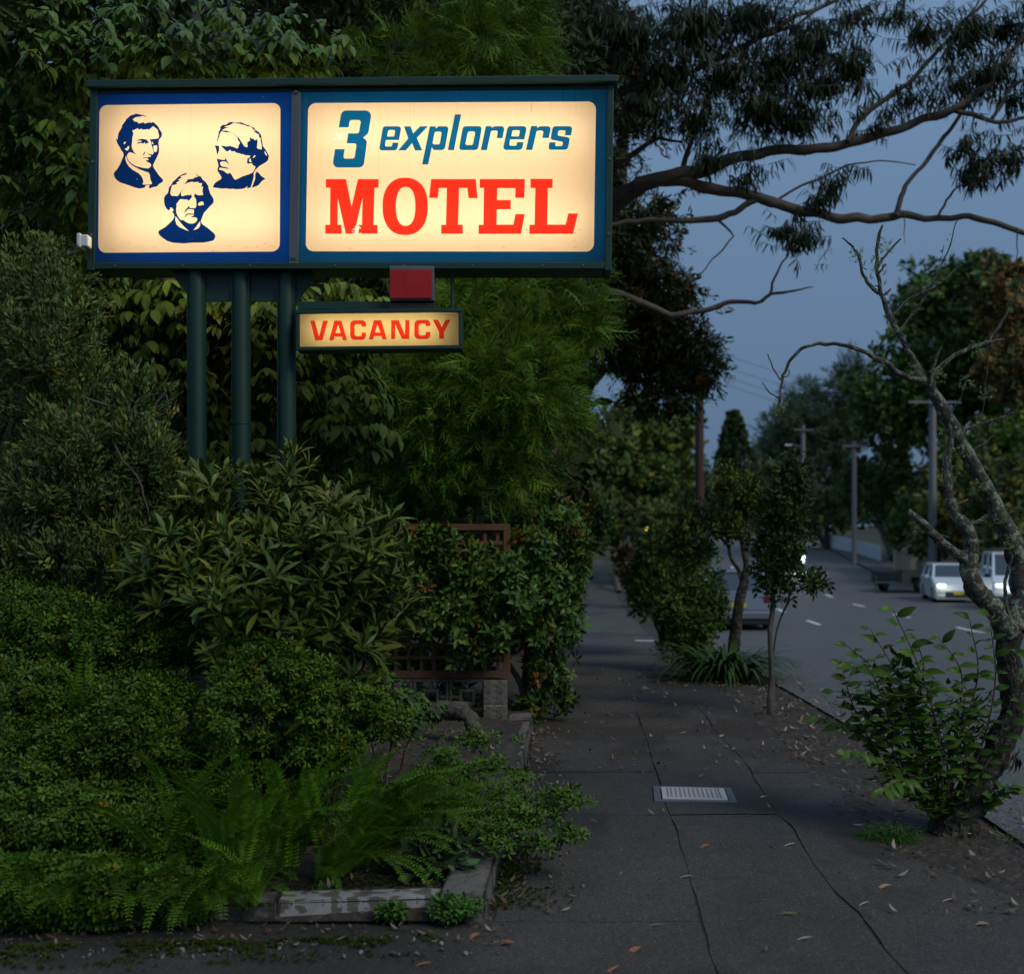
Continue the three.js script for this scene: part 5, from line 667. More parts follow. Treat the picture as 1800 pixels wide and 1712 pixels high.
// ------------------------------------------------------------------ the gum tree reaching across the sky
{
  const r = rand(301), t = thing('gum_tree', 'large gum tree whose bare limbs reach right across the dusk sky', 'tree', V(1.0, 0, -15)), d = 14;
  const Y = (l) => l.map(([x, y, w, dd]) => dd === undefined ? [900 + x / 2, y / 2, w * 0.42] : [900 + x / 2, y / 2, w * 0.42, dd]);
  const wood = (nm, l, s, radial = 9) => part(t, nm, branch(Y(l), d, radial, 0.08, 0.1, s), M.euc);
  wood('trunk', [[20, 2560, 80, 15], [60, 1900, 72], [130, 1300, 64], [240, 850, 58], [360, 710, 44, 14.6], [460, 645, 34, 14.3]], 1, 12);
  wood('limb', [[440, 652, 33, 14.3], [560, 618, 28, 14.1], [680, 600, 26], [770, 558, 24, 14], [900, 532, 22], [1080, 520, 20], [1240, 490, 19], [1400, 440, 18], [1550, 385, 16, 13.8], [1680, 300, 13], [1760, 180, 9], [1840, 60, 6]], 2);
  wood('limb', [[500, 636, 20, 14.2], [600, 634, 24, 14.1], [700, 662, 23], [830, 685, 23], [930, 715, 22], [1030, 745, 21], [1160, 770, 20], [1300, 766, 18], [1370, 752, 16], [1450, 770, 14], [1600, 758, 13], [1700, 782, 12], [1820, 825, 10]], 3);
  wood('branch', [[860, 700, 15, 14.1], [790, 745, 13], [720, 768, 14], [600, 775, 12], [440, 780, 11], [330, 790, 9]], 4);
  wood('branch', [[1350, 758, 12, 14], [1365, 710, 11], [1385, 650, 10], [1440, 590, 9], [1500, 510, 9], [1560, 430, 8], [1600, 370, 7]], 5);
  wood('branch', [[1180, 496, 12, 13.9], [1215, 430, 11], [1260, 385, 11], [1400, 290, 10], [1480, 200, 9], [1560, 110, 8], [1680, -20, 6]], 6);
  wood('branch', [[380, 330, 12, 14.2], [640, 250, 12], [780, 180, 12], [900, 110, 11], [1050, 40, 9], [1200, -30, 7]], 7);
  wood('branch', [[600, 600, 12, 14.2], [630, 500, 11], [670, 390, 10], [740, 240, 9], [800, 110, 7], [860, -20, 5]], 8);
  wood('branch', [[360, 575, 14, 14.4], [440, 530, 11], [520, 485, 8], [600, 500, 5]], 9);
  wood('branch', [[200, 1010, 22, 14.6], [420, 1050, 17, 14.3], [560, 1110, 13], [660, 1095, 11], [760, 1062, 10], [870, 1065, 8], [915, 1030, 7], [990, 1022, 5], [1060, 1008, 2]], 10);
  wood('branch', [[908, 1035, 6, 14.3], [920, 985, 5], [945, 930, 4], [975, 890, 3]], 11);
  wood('branch', [[1560, 388, 11, 13.8], [1640, 410, 10], [1700, 430, 9], [1760, 425, 8], [1850, 400, 7]], 12);
  wood('branch', [[1690, 415, 8, 13.8], [1720, 370, 7], [1750, 310, 6], [1830, 270, 5]], 13);
  wood('branch', [[1500, 760, 6, 14], [1530, 700, 5], [1560, 660, 4], [1600, 645, 3], [1700, 590, 2]], 14);
  wood('branch', [[720, 770, 6, 14.1], [780, 830, 4], [740, 880, 4], [690, 930, 3], [640, 990, 2]], 15, 6); wood('branch', [[930, 705, 6, 14.1], [1080, 630, 5], [1180, 580, 4], [1280, 565, 3], [1420, 580, 2]], 16, 6); wood('branch', [[1380, 745, 3, 13.9], [1382, 800, 2], [1380, 860, 1]], 17, 5); wood('branch', [[1775, 800, 3, 13.9], [1780, 880, 2], [1778, 970, 1]], 18, 5);
  wood('branch', [[840, 130, 10, 14], [1000, 90, 8], [1100, 20, 6], [1130, -40, 5]], 19, 6); wood('branch', [[1700, 160, 6, 13.8], [1600, 70, 5], [1650, -20, 4]], 20, 6);
  const cl = (x, y, rx, ry, n, dd = 13.9) => [900 + x / 2, y / 2, dd, rx / 2 * 1.15, ry / 2 * 1.15, 0.6, Math.round(n * (x < 1000 ? 0.72 : 0.55))];
  const pts = mass([cl(420, 120, 190, 150, 330), cl(640, 90, 180, 120, 330), cl(830, 60, 160, 90, 210), cl(560, 250, 200, 130, 330), cl(760, 260, 170, 130, 270), cl(930, 220, 170, 130, 280), cl(1050, 140, 150, 120, 230), cl(880, 380, 190, 110, 250), cl(1080, 300, 150, 130, 230), cl(1190, 230, 110, 120, 170), cl(1000, 420, 160, 90, 150), cl(1180, 60, 110, 70, 100), cl(1370, 40, 80, 70, 60), cl(1450, 120, 110, 90, 110), cl(1600, 110, 140, 110, 190), cl(1740, 90, 130, 110, 170), cl(1680, 250, 150, 90, 150), cl(1560, 300, 120, 80, 100), cl(1400, 340, 100, 60, 60), cl(1790, 330, 90, 120, 100), cl(1580, 520, 70, 60, 50), cl(1660, 570, 90, 90, 110), cl(1750, 560, 70, 70, 70), cl(1620, 610, 40, 60, 40), cl(1130, 640, 70, 70, 60), cl(1080, 700, 60, 60, 45), cl(1020, 830, 70, 110, 100), cl(960, 800, 60, 60, 35), cl(1280, 440, 70, 60, 40), cl(640, 420, 150, 110, 150), cl(470, 380, 130, 120, 170), cl(700, 560, 90, 60, 60), cl(820, 620, 70, 50, 35), cl(300, 60, 150, 120, 160)], r, { shell: 0.1, back: 0.9, lump: 0.5 });
  leafage(t, pts, K.gum, [0.03, 0.042, 0.028], r, { mode: 'yaw', wild: 3, tilt: 0.9, size: [0.8, 1.35], rough: 0.5, vary: 0.4 });
}
{ // dense dark tree hanging between the gum and the conifer
  const r = rand(302), t = thing('weeping_dark_tree', 'dense dark tree with reddish leaf tips hanging behind the right end of the sign', 'tree', V(0.3, 0, -18));
  woody(t, 'trunk', [[[930, 1150, 30, 18], [960, 850, 26], [1040, 560, 20], [1090, 300, 14], [1110, 50, 8]], [[1030, 600, 12, 18], [1150, 560, 9], [1220, 520, 5]], [[1010, 660, 10, 18], [1180, 640, 7], [1250, 600, 4]]], M.bark, 18);
  const pts = mass([[1020, 120, 17, 100, 150, 0.9, 650], [1100, 200, 17, 100, 170, 0.9, 700], [1010, 300, 17, 90, 120, 0.8, 380], [1110, 430, 17, 90, 110, 0.9, 620], [1150, 520, 17, 90, 80, 0.8, 520], [1190, 600, 17, 85, 70, 0.8, 480], [1120, 640, 17.2, 90, 80, 0.8, 460], [1225, 640, 17, 50, 50, 0.5, 200], [1080, 560, 17, 80, 90, 0.8, 400], [1180, 690, 17, 55, 30, 0.5, 110], [1040, 470, 17, 60, 120, 0.8, 300]].map((b) => [...b.slice(0, 6), Math.round(b[6] * 0.95)]), r, { shell: 0.2, back: 0.5, lump: 0.4, clump: [9, 0.42] });
  leafage(t, pts, K.dark, [0.042, 0.055, 0.026], r, { up: -0.5, wild: 0.7, size: [0.8, 1.6], tints: [[0.12, [2.4, 0.9, 0.9]]] });
}
// ------------------------------------------------------------------ background trees, each its own thing
function tree(name, label, base, blobs, kinds, color, seed, o = {}) {
  color = color.map((c) => c * 1.6); const r = rand(seed), t = thing(name, label, 'tree', base, o.group), bp = [(base.x / -base.z) * F + CX, CY - (base.y - EYE) / -base.z * F], D = -base.z, tr = o.trunk ?? 0.25, st = [];
  const top = blobs[0]; st.push([[bp[0], bp[1] + 4, tr / D * F, D], [lerp(bp[0], top[0], 0.5), lerp(bp[1], top[1], 0.55), tr * 0.7 / D * F, D], [top[0], top[1] - top[4] * 0.4, tr * 0.25 / D * F, D]]);
  for (const b of blobs) st.push([[lerp(bp[0], top[0], 0.4), lerp(bp[1], top[1], 0.45), tr * 0.5 / D * F, D], [lerp(bp[0], b[0], 0.8), lerp(bp[1], b[1], 0.75), tr * 0.3 / D * F, b[2]], [b[0], b[1] - b[4] * 0.3, tr * 0.12 / D * F, b[2]]]);
  woody(t, 'trunk', st, M.bark, D, { radial: 6, step: 0.5 });
  leafage(t, mass(blobs, r, { shell: o.shell ?? 0.55, back: o.back ?? 0.35, lump: o.lump ?? 0.3, clump: [10, 0.4] }), kinds, color, r, { up: 0.2, wild: 0.8, size: o.size ?? [0.9, 1.7], name: 'crown', tints: o.tints ?? [], vary: 0.4, ...o.leaf }); return t;
}
const on = (px, d) => { const x = (px - CX) / F * d; return V(x, G(x, d), -d); };
const AUT = [[0.3, [2.6, 1.2, 0.5]], [0.15, [3.2, 1.0, 0.4]]];
tree('background_tree', 'broad tree turning orange left of the brown power pole', on(1110, 62), [[1130, 790, 62, 90, 75, 3.2, 620], [1060, 800, 60, 80, 80, 3, 520], [1180, 770, 62, 55, 60, 2.4, 330], [1000, 800, 58, 60, 80, 2.6, 330], [1150, 850, 60, 80, 40, 2.6, 330], [1120, 730, 62, 40, 30, 1.6, 110]], K.clump, [0.055, 0.085, 0.03], 401, { tints: [[0.1, [1.8, 1.05, 0.5]], [0.1, [1.5, 1.2, 0.6]]] });
tree('background_tree', 'blue-green tree behind the end of the footpath', on(960, 75), [[960, 830, 75, 70, 60, 3, 330], [1030, 860, 75, 60, 50, 2.6, 270], [900, 800, 72, 80, 90, 3, 300]], K.clump, [0.045, 0.08, 0.035], 402);
tree('background_tree', 'thin tree right of the brown power pole above the verge', on(1340, 110), [[1345, 850, 110, 40, 40, 3, 160], [1220, 850, 112, 50, 40, 3, 190], [1300, 880, 112, 60, 30, 3, 190]], K.clump, [0.05, 0.08, 0.04], 403, { size: [1.2, 2.2] });
{ // conical cypress
  const r = rand(404), b = on(1290, 130), t = thing('conical_conifer', 'solitary cone-shaped conifer standing against the sky', 'tree', b), D = 130, pts = [];
  woody(t, 'trunk', [[[1290, 915, 5, D], [1290, 800, 4], [1291, 735, 1]]], M.bark, D);
  for (let i = 0; i < 1500; i++) { const h = r(), rad = 44 * Math.pow(1 - h, 0.62) * (0.86 + 0.2 * r()) * sm(-0.1, 0.12, h), a = r() * 6.283, c = W(1290, lerp(905, 728, h), D), k = rad / F * D; pts.push({ p: V(c.x + Math.cos(a) * k, c.y, c.z + Math.sin(a) * k), n: V(Math.cos(a), 0.5, Math.sin(a)) }); }
  leafage(t, pts, K.clump, [0.035, 0.07, 0.028], r, { up: 0.9, wild: 0.4, size: [0.9, 1.6], name: 'crown' });
}
tree('background_pine', 'dark pine left of the big street tree', on(1470, 122), [[1470, 740, 122, 55, 80, 4, 520], [1440, 800, 120, 70, 60, 4, 520], [1400, 770, 122, 50, 50, 3.6, 330], [1500, 690, 122, 36, 60, 3.2, 300], [1380, 830, 122, 40, 40, 3.6, 220]], K.pine, [0.028, 0.05, 0.03], 405, { size: [1.2, 2.2], trunk: 0.4 });
tree('background_pine', 'pale grey-green pine beyond the lamp pole', on(1390, 150), [[1385, 770, 150, 50, 60, 4, 300], [1420, 720, 150, 35, 50, 3.5, 220], [1360, 820, 150, 50, 50, 4, 260]], K.pine, [0.05, 0.07, 0.055], 406, { size: [1.8, 3] });
tree('street_oak', 'tall full tree with orange tinged crown rising over the far kerb', on(1690, 72), [[1650, 620, 72, 95, 95, 4.2, 900], [1720, 540, 72, 70, 85, 3.6, 620], [1580, 690, 72, 80, 80, 3.8, 620], [1750, 640, 72, 80, 110, 4, 700], [1660, 740, 71, 110, 90, 4, 720], [1545, 780, 80, 60, 80, 3.2, 400], [1620, 540, 73, 60, 60, 3, 300], [1690, 480, 73, 45, 40, 2.2, 160]], K.clump, [0.045, 0.085, 0.025], 407, { trunk: 0.5, tints: [[0.06, [2.2, 1.2, 0.6]]] });
tree('street_oak', 'autumn tree with rust brown leaves at the right edge', on(1800, 66), [[1790, 620, 66, 60, 110, 3, 560], [1760, 520, 67, 50, 60, 2.4, 260], [1810, 760, 66, 60, 80, 3, 360]], K.clump, [0.11, 0.07, 0.028], 408, { trunk: 0.4, tints: [[0.35, [0.5, 1.0, 0.9]]] });
const low = [['rounded green shrub beside the pale picket fence', 1455, 84, [[1455, 905, 84, 50, 40, 2.2, 260], [1420, 915, 86, 36, 30, 2, 140]], [0.07, 0.085, 0.03]], ['tall dark shrub mass behind the trailer', 1570, 74, [[1565, 885, 76, 60, 55, 2, 380], [1520, 850, 80, 50, 60, 2, 300], [1600, 920, 64, 45, 40, 1.6, 230]], [0.04, 0.075, 0.025]], ['olive shrub behind the white hatchback', 1650, 58, [[1655, 930, 58, 60, 50, 1.8, 380], [1690, 870, 60, 60, 60, 2, 380]], [0.06, 0.075, 0.025]], ['brownish shrub above the white van', 1740, 54, [[1745, 880, 54, 60, 70, 1.8, 400], [1800, 900, 52, 50, 80, 1.8, 330], [1770, 960, 50, 60, 40, 1.4, 240]], [0.065, 0.075, 0.03]], ['bright green shrub at the right edge behind the gnarled tree', 1790, 60, [[1790, 800, 60, 50, 60, 1.8, 330], [1720, 800, 61, 60, 50, 1.8, 300]], [0.055, 0.1, 0.025]]];
low.forEach(([label, px, d, blobs, c], i) => bush(label, on(px, d), blobs, K.clump, c.map((v) => v * 1.6), 420 + i, { name: 'roadside_shrub', size: [0.7, 1.4], tints: [[0.15, [1.8, 1.2, 0.6]]], group: 'shrubs along the far side of the road' }));
{ // the far wood that closes the view, too far to tell apart
  const r = rand(440), t = thing('distant_wood', 'far wooded ridge closing the view behind the street', 'woodland', V(20, 1, -170)), b = [];
  for (let i = 0; i < 26; i++) { const px = 860 + i * 44 + r() * 20; b.push([px, 912 - 30 * r() - (px > 1350 ? 20 : 0), 165 + r() * 30, 46, 62 + r() * 20, 6, 190]); }
  t.userData.kind = 'stuff'; leafage(t, mass(b, r, { shell: 0.5, back: 0.2 }), K.clump, [0.045, 0.065, 0.04], r, { size: [2.2, 4], name: 'far_crowns', wild: 0.8 });
}
// hedge-high planting along the left of the path further back, and on the near side out of the picture
bush('long dark hedge along the garden boundary behind the conifer', V(-2, 0, -15), [[820, 1000, 14.5, 120, 120, 1, 420], [700, 1000, 14, 120, 140, 1, 420], [560, 1000, 13.5, 140, 160, 1, 420], [940, 960, 16, 70, 90, 0.8, 300], [400, 1000, 13, 140, 200, 1, 300]], K.dark, [0.035, 0.055, 0.02], 450, { name: 'boundary_hedge', cat: 'hedge', size: [1.2, 2.2], shell: 0.4 });

// ------------------------------------------------------------------ poles and wires
function pole(name, label, px, yTop, d, dia, mat, arms = []) {
  const x = (px - CX) / F * d, y0 = G(x, d) - 0.1, y1 = EYE - (yTop - CY) / F * d, t = thing(name, label, 'power pole', V(x, y0, -d));
  part(t, 'shaft', new THREE.CylinderGeometry(dia * 0.42, dia * 0.52, y1 - y0, 14).translate(x, (y0 + y1) / 2, -d), mat);
  for (const [dy, w, yaw] of arms) { const a = part(t, 'cross_arm', box(w, 0.1, 0.1, 0, 0, 0).rotateY(yaw).translate(x, y1 - dy, -d + dia * 0.5 + 0.06), mat); for (let k = -2; k <= 2; k++) if (k) part(a, 'insulator', new THREE.CylinderGeometry(0.04, 0.05, 0.14, 8).translate(k / 2 * w * 0.44, y1 - dy + 0.12, -d + dia * 0.5 + 0.06), M.grey); }
  return { t, x, y1, d };
}
const p1 = pole('power_pole', 'dark brown timber power pole rising behind the verge bushes', 1230, 640, 24, 0.2, M.brownPole, []);
const p2 = pole('power_pole', 'grey timber power pole with a cross arm behind the white hatchback', 1640, 700, 56, 0.4, M.pole, [[0.22, 2.6, 0.05]]);
const p3 = pole('power_pole', 'grey timber power pole beside the far footpath', 1502, 776, 70, 0.32, M.pole, [[0.3, 1.6, 0.1]]);
const p4 = pole('power_pole', 'grey timber pole carrying a street light on a side arm', 1412, 748, 100, 0.42, M.pole, [[0.4, 1.8, 0.1]]);
pole('power_pole', 'farthest short grey pole left of the street light pole', 1350, 812, 135, 0.5, M.pole);
{ const arm = [V(p4.x, p4.y1 - 2, -p4.d), V(p4.x - 0.6, p4.y1 - 1.75, -p4.d), V(p4.x - 1.1, p4.y1 - 1.7, -p4.d)]; const a = part(p4.t, 'lamp_arm', limb(arm, [0.04, 0.04, 0.04], 6, 0.1, 0, 1), M.pole); part(a, 'lamp_head', box(0.6, 0.14, 0.24, p4.x - 1.3, p4.y1 - 1.72, -p4.d, 0.05), M.white); }
const wireMat = std({ color: C(0.02, 0.02, 0.022), roughness: 0.7 });
function wire(label, a, b, sag) { const p = []; for (let i = 0; i <= 12; i++) { const t = i / 12; p.push(V(lerp(a.x, b.x, t), lerp(a.y, b.y, t) - sag * 4 * t * (1 - t), lerp(a.z, b.z, t))); } const m = shade(new THREE.Mesh(limb(p, [0.012, 0.012], 5, 3, 0, 1), wireMat)); m.name = numbered('power_wire'); m.userData = { label, category: 'wire', group: 'power wires against the sky' }; scene.add(m); }
[['topmost', 625, 676], ['second', 648, 694], ['third', 664, 712], ['lowest', 678, 726]].forEach(([w, ya, yb], i) => wire(`${w} of four power wires crossing the sky left of the big tree`, W(1225, ya - 20, 60), W(1500, yb + 8, 95), 0.3));
wire('upper wire between the two grey poles beside the far footpath', V(p3.x, p3.y1 - 0.15, -p3.d), V(p4.x, p4.y1 - 0.2, -p4.d), 0.4);
wire('lower wire between the two grey poles beside the far footpath', V(p3.x + 0.6, p3.y1 - 0.2, -p3.d), V(p4.x + 0.6, p4.y1 - 0.3, -p4.d), 0.6);
wire('wire running right from the cross arm behind the hatchback', V(p2.x + 1.1, p2.y1 - 0.1, -p2.d + 0.3), V(34, p2.y1 + 0.6, -50), 0.2);
// ------------------------------------------------------------------ fences
{
  const f = thing('picket_fence', 'white picket fence along the far footpath', 'fence', on(1490, 80)), g = box(0.09, 0.95, 0.03, 0, 0.475, 0);
  const a = on(1446, 86), b = on(1542, 72); a.x += 0.2; b.x += 0.2;
  const n = 100; for (let i = 0; i < n; i++) { const t = i / (n - 1), p = a.clone().lerp(b, t); piece(f, 'picket', g, M.white, mat4(V(p.x, G(p.x, -p.z) + 0.06, p.z), turn(0, 0.5, 0), V(1.6, 1, 1))); }
  for (const h of [0.3, 0.75]) part(f, 'rail', cone(V(a.x + 0.02, a.y + h, a.z - 0.05), V(b.x + 0.02, b.y + h, b.z - 0.05), 0.04, 0.04, 4), M.white);
  const c = thing('paling_fence', 'cream paling fence stepping down towards the parked trailer', 'fence', on(1575, 62)), cm = std({ color: C(0.34, 0.3, 0.24), roughness: 0.8 }), g2 = box(0.28, 1.15, 0.04, 0, 0.575, 0), e = on(1550, 66), h = on(1612, 55); const m = 24; for (let i = 0; i < m; i++) { const p = e.clone().lerp(h, i / (m - 1)); piece(c, 'paling', g2, cm, mat4(V(p.x + 0.8, G(p.x, -p.z), p.z), turn(0, 0.6, 0))); }
  part(c, 'rail', cone(V(e.x + 0.8, e.y + 0.5, e.z - 0.08), V(h.x + 0.8, h.y + 0.5, h.z - 0.08), 0.04, 0.04, 4), cm);
  const w = thing('low_garden_wall', 'low white rendered wall with pillars behind the hatchback', 'wall', on(1640, 56)), u = on(1600, 57), v = on(1680, 54), mid = u.clone().lerp(v, 0.5); part(w, 'wall_panel', box(u.distanceTo(v), 0.7, 0.12, 0, 0, 0).rotateY(0.85).translate(mid.x + 1.2, mid.y + 0.3, mid.z), M.white); for (const q of [0.1, 0.5, 0.9]) { const p = u.clone().lerp(v, q); part(w, 'pillar', box(0.34, 1.1, 0.34, p.x + 1.1, p.y + 0.45, p.z + 0.1, 0.02), M.white); }
}

// ------------------------------------------------------------------ vehicles
const paint = (r, g, b, metal = 0.1) => new THREE.MeshPhysicalMaterial({ color: C(r, g, b), roughness: 0.35, metalness: metal, clearcoat: 0.8, clearcoatRoughness: 0.15 });
const GLASS = new THREE.MeshPhysicalMaterial({ color: C(0.02, 0.025, 0.03), roughness: 0.08, clearcoat: 1 }), TYRE = std({ color: C(0.012, 0.012, 0.013), roughness: 0.85 }), RIM = std({ color: C(0.3, 0.31, 0.33), metalness: 0.8, roughness: 0.35 }), PLATE = std({ color: C(0.6, 0.4, 0.02), roughness: 0.5 }), TRIM = std({ color: C(0.02, 0.021, 0.024), roughness: 0.6 });
function vehicle(name, label, cat, pos, yaw, o) {
  const t = thing(name, label, cat, pos); t.rotation.y = yaw;
  const lp = (p, n, g, m) => { const q = shade(new THREE.Mesh(g, m)); q.name = n; p.add(q); return q; }, { L, w, h, belt, body } = o, z = L / 2;
  const s = new THREE.Shape(o.side.map(([a, b]) => new THREE.Vector2(a * z, b))), bev = 0.07;
  const gb = new THREE.ExtrudeGeometry(s, { depth: w - 2 * bev, bevelEnabled: true, bevelSize: bev * 0.8, bevelThickness: bev, bevelSegments: 3, curveSegments: 4 }).rotateY(-Math.PI / 2).translate(w / 2 - bev, 0, 0);
  lp(t, 'body', gb, body);
  const [r0, f0, r1, f1] = o.cabin.map((k) => k * z), wb = w / 2 - 0.07, wt = w / 2 - (o.tumble ?? 0.22), b = belt - 0.04, V8 = [V(-wb, b, r0), V(wb, b, r0), V(wb, b, f0), V(-wb, b, f0), V(-wt, h, r1), V(wt, h, r1), V(wt, h, f1), V(-wt, h, f1)];
  const quad = (i, j, k, l) => { const g = new THREE.BufferGeometry().setFromPoints([V8[i], V8[j], V8[k], V8[i], V8[k], V8[l]]); g.computeVertexNormals(); return g; };
  lp(t, 'windscreen', quad(3, 2, 6, 7), GLASS); lp(t, 'rear_window', quad(1, 0, 4, 5), GLASS); lp(t, 'side_window', quad(0, 3, 7, 4), GLASS); lp(t, 'side_window', quad(2, 1, 5, 6), GLASS);
  for (const [i, j] of [[0, 4], [1, 5], [2, 6], [3, 7]]) lp(t, 'pillar', cone(V8[i], V8[j], 0.055, 0.045, 8), body);
  for (const sx of [-1, 1]) { const a = V(sx * wb, b, lerp(r0, f0, 0.5)), e = V(sx * wt, h, lerp(r1, f1, 0.52)); lp(t, 'pillar', cone(a, e, 0.05, 0.045, 6), body); }
  lp(t, 'roof', new RoundedBoxGeometry(wt * 2 + 0.09, 0.09, f1 - r1 + 0.1, 3, 0.04).translate(0, h, (f1 + r1) / 2), body);
  for (const sx of [-1, 1]) for (const wz of [o.axles[0] * z, o.axles[1] * z]) { const wheel = new THREE.Group(); wheel.name = 'wheel'; t.add(wheel); lp(wheel, 'tyre', new THREE.CylinderGeometry(o.wheel, o.wheel, 0.2, 26).rotateZ(Math.PI / 2).translate(sx * (w / 2 - 0.09), o.wheel, wz), TYRE); lp(wheel, 'rim', new THREE.CylinderGeometry(o.wheel * 0.62, o.wheel * 0.62, 0.215, 18).rotateZ(Math.PI / 2).translate(sx * (w / 2 - 0.09), o.wheel, wz), RIM); }
  for (const sx of [-1, 1]) lp(t, 'mirror', new RoundedBoxGeometry(0.18, 0.13, 0.1, 2, 0.03).translate(sx * (w / 2 + 0.09), belt + 0.06, f0 - 0.42), o.mirror ?? body);
  const lit = o.lit ?? [false, false];
  [-1, 1].forEach((sx, i) => { const lampMat = lit[i] ? new THREE.MeshStandardMaterial({ color: C(0.5, 0.5, 0.5), emissive: C(...(o.glow ?? [1, 0.98, 0.85])), emissiveIntensity: o.power ?? 5 }) : std({ color: C(0.2, 0.21, 0.22), roughness: 0.15, metalness: 0.4 }); const hl = lp(t, 'headlamp_light', new RoundedBoxGeometry(0.32, 0.15, 0.16, 3, 0.05).translate(sx * (w / 2 - 0.24), o.lampY, z - 0.06), lampMat); if (lit[i]) hl.userData.label = 'lit headlamp';
    lp(t, 'tail_lamp', new RoundedBoxGeometry(0.2, 0.18, 0.1, 3, 0.03).translate(sx * (w / 2 - 0.18), o.tailY ?? belt - 0.12, -z + 0.0), std({ color: C(0.16, 0.012, 0.01), roughness: 0.25 })); });
  lp(t, 'grille', new RoundedBoxGeometry(w * 0.56, 0.2, 0.05, 2, 0.02).translate(0, 0.36 + (o.grilleUp ?? 0), z + 0.035), TRIM); lp(t, 'front_bumper', new RoundedBoxGeometry(w * 0.94, o.bump ?? 0.1, 0.12, 2, 0.04).translate(0, 0.24 + (o.bump ?? 0.1) / 2, z - 0.015), o.bumper ?? body); lp(t, 'rear_bumper', new RoundedBoxGeometry(w * 0.96, 0.2, 0.16, 2, 0.05).translate(0, 0.42, -z - 0.01), body); lp(t, 'rear_skirt', new RoundedBoxGeometry(w * 0.9, 0.13, 0.1, 2, 0.03).translate(0, 0.25, -z + 0.01), TRIM);
  lp(t, 'number_plate', new THREE.BoxGeometry(0.37, 0.11, 0.012).translate(0, 0.4 + (o.grilleUp ?? 0), z + 0.066), o.plate ?? PLATE); lp(t, 'number_plate', new THREE.BoxGeometry(0.37, 0.11, 0.012).translate(0, o.rearPlateY ?? 0.66, -z - 0.075), PLATE);
  if (o.rack) for (const k of [0.2, 0.5, 0.8]) lp(t, 'roof_rack_bar', new RoundedBoxGeometry(wt * 2 + 0.05, 0.05, 0.06, 1, 0.015).translate(0, h + 0.13, lerp(r1, f1, k)), TRIM);
  return t;
}
const gnd = (x, d) => V(x, H(d) + 0.006, -d);
vehicle('silver_car', 'silver car parked facing away behind the verge trees', 'car', gnd(5.72, 29.8), Math.PI - 0.1, { L: 4.4, w: 1.78, h: 1.43, belt: 0.93, body: paint(0.2, 0.225, 0.27, 0.5), side: [[0.98, 0.22], [1.0, 0.5], [0.95, 0.68], [0.4, 0.9], [-0.62, 0.95], [-0.97, 0.9], [-1.0, 0.55], [-0.98, 0.25]], cabin: [-0.82, 0.42, -0.55, 0.05], axles: [0.62, -0.6], wheel: 0.31, lampY: 0.66 });
vehicle('white_hatchback', 'white hatchback parked facing the camera between the trailer and the van', 'car', gnd(17.75, 46.1), -0.21, { L: 4.0, w: 1.72, h: 1.46, belt: 0.92, body: paint(0.62, 0.64, 0.66), side: [[0.98, 0.22], [1.0, 0.5], [0.95, 0.68], [0.55, 0.93], [-0.85, 0.98], [-0.97, 0.9], [-1.0, 0.5], [-0.98, 0.25]], cabin: [-0.95, 0.5, -0.8, 0.12], axles: [0.62, -0.62], wheel: 0.31, lampY: 0.68, lit: [true, false], glow: [1, 0.97, 0.8], power: 2 });
vehicle('white_van', 'white van with roof racks and dark bumper parked at the right edge', 'van', gnd(17.75, 40.4), -0.3, { L: 4.7, w: 1.72, h: 1.92, belt: 1.12, body: paint(0.58, 0.6, 0.62), side: [[0.98, 0.24], [1.0, 0.6], [0.97, 0.95], [0.8, 1.14], [-0.97, 1.14], [-1.0, 0.6], [-0.99, 0.25]], cabin: [-0.96, 0.82, -0.93, 0.42], tumble: 0.16, axles: [0.68, -0.58], wheel: 0.32, lampY: 0.86, lit: [true, false], glow: [0.85, 1, 0.75], power: 2, bumper: TRIM, bump: 0.34, mirror: TRIM, rack: true, plate: M.white, grilleUp: 0.16 });
vehicle('oncoming_car', 'dark oncoming car with one bright headlamp showing past the sapling', 'car', gnd(16.2, 67), -0.16, { L: 4.4, w: 1.78, h: 1.45, belt: 0.93, body: paint(0.03, 0.035, 0.045, 0.3), side: [[0.98, 0.22], [1.0, 0.5], [0.95, 0.68], [0.5, 0.92], [-0.7, 0.95], [-0.97, 0.9], [-1.0, 0.55], [-0.98, 0.25]], cabin: [-0.85, 0.46, -0.6, 0.08], axles: [0.62, -0.6], wheel: 0.31, lampY: 0.68, lit: [true, true], glow: [0.75, 1, 0.85], power: 14 });
for (const [x, y, d, k] of [[16.5, H(64) + 0.68, 64.55, 5], [16.8, H(44) + 0.68, 43.9, 0.3], [16.6, H(38) + 0.86, 37.9, 0.3]]) { const l = new THREE.PointLight(C(0.85, 1, 0.85), k, 20, 2); l.position.set(x, y, -d); l.castShadow = true; l.shadow.radius = 3; l.name = 'headlamp_beam'; scene.add(l); }
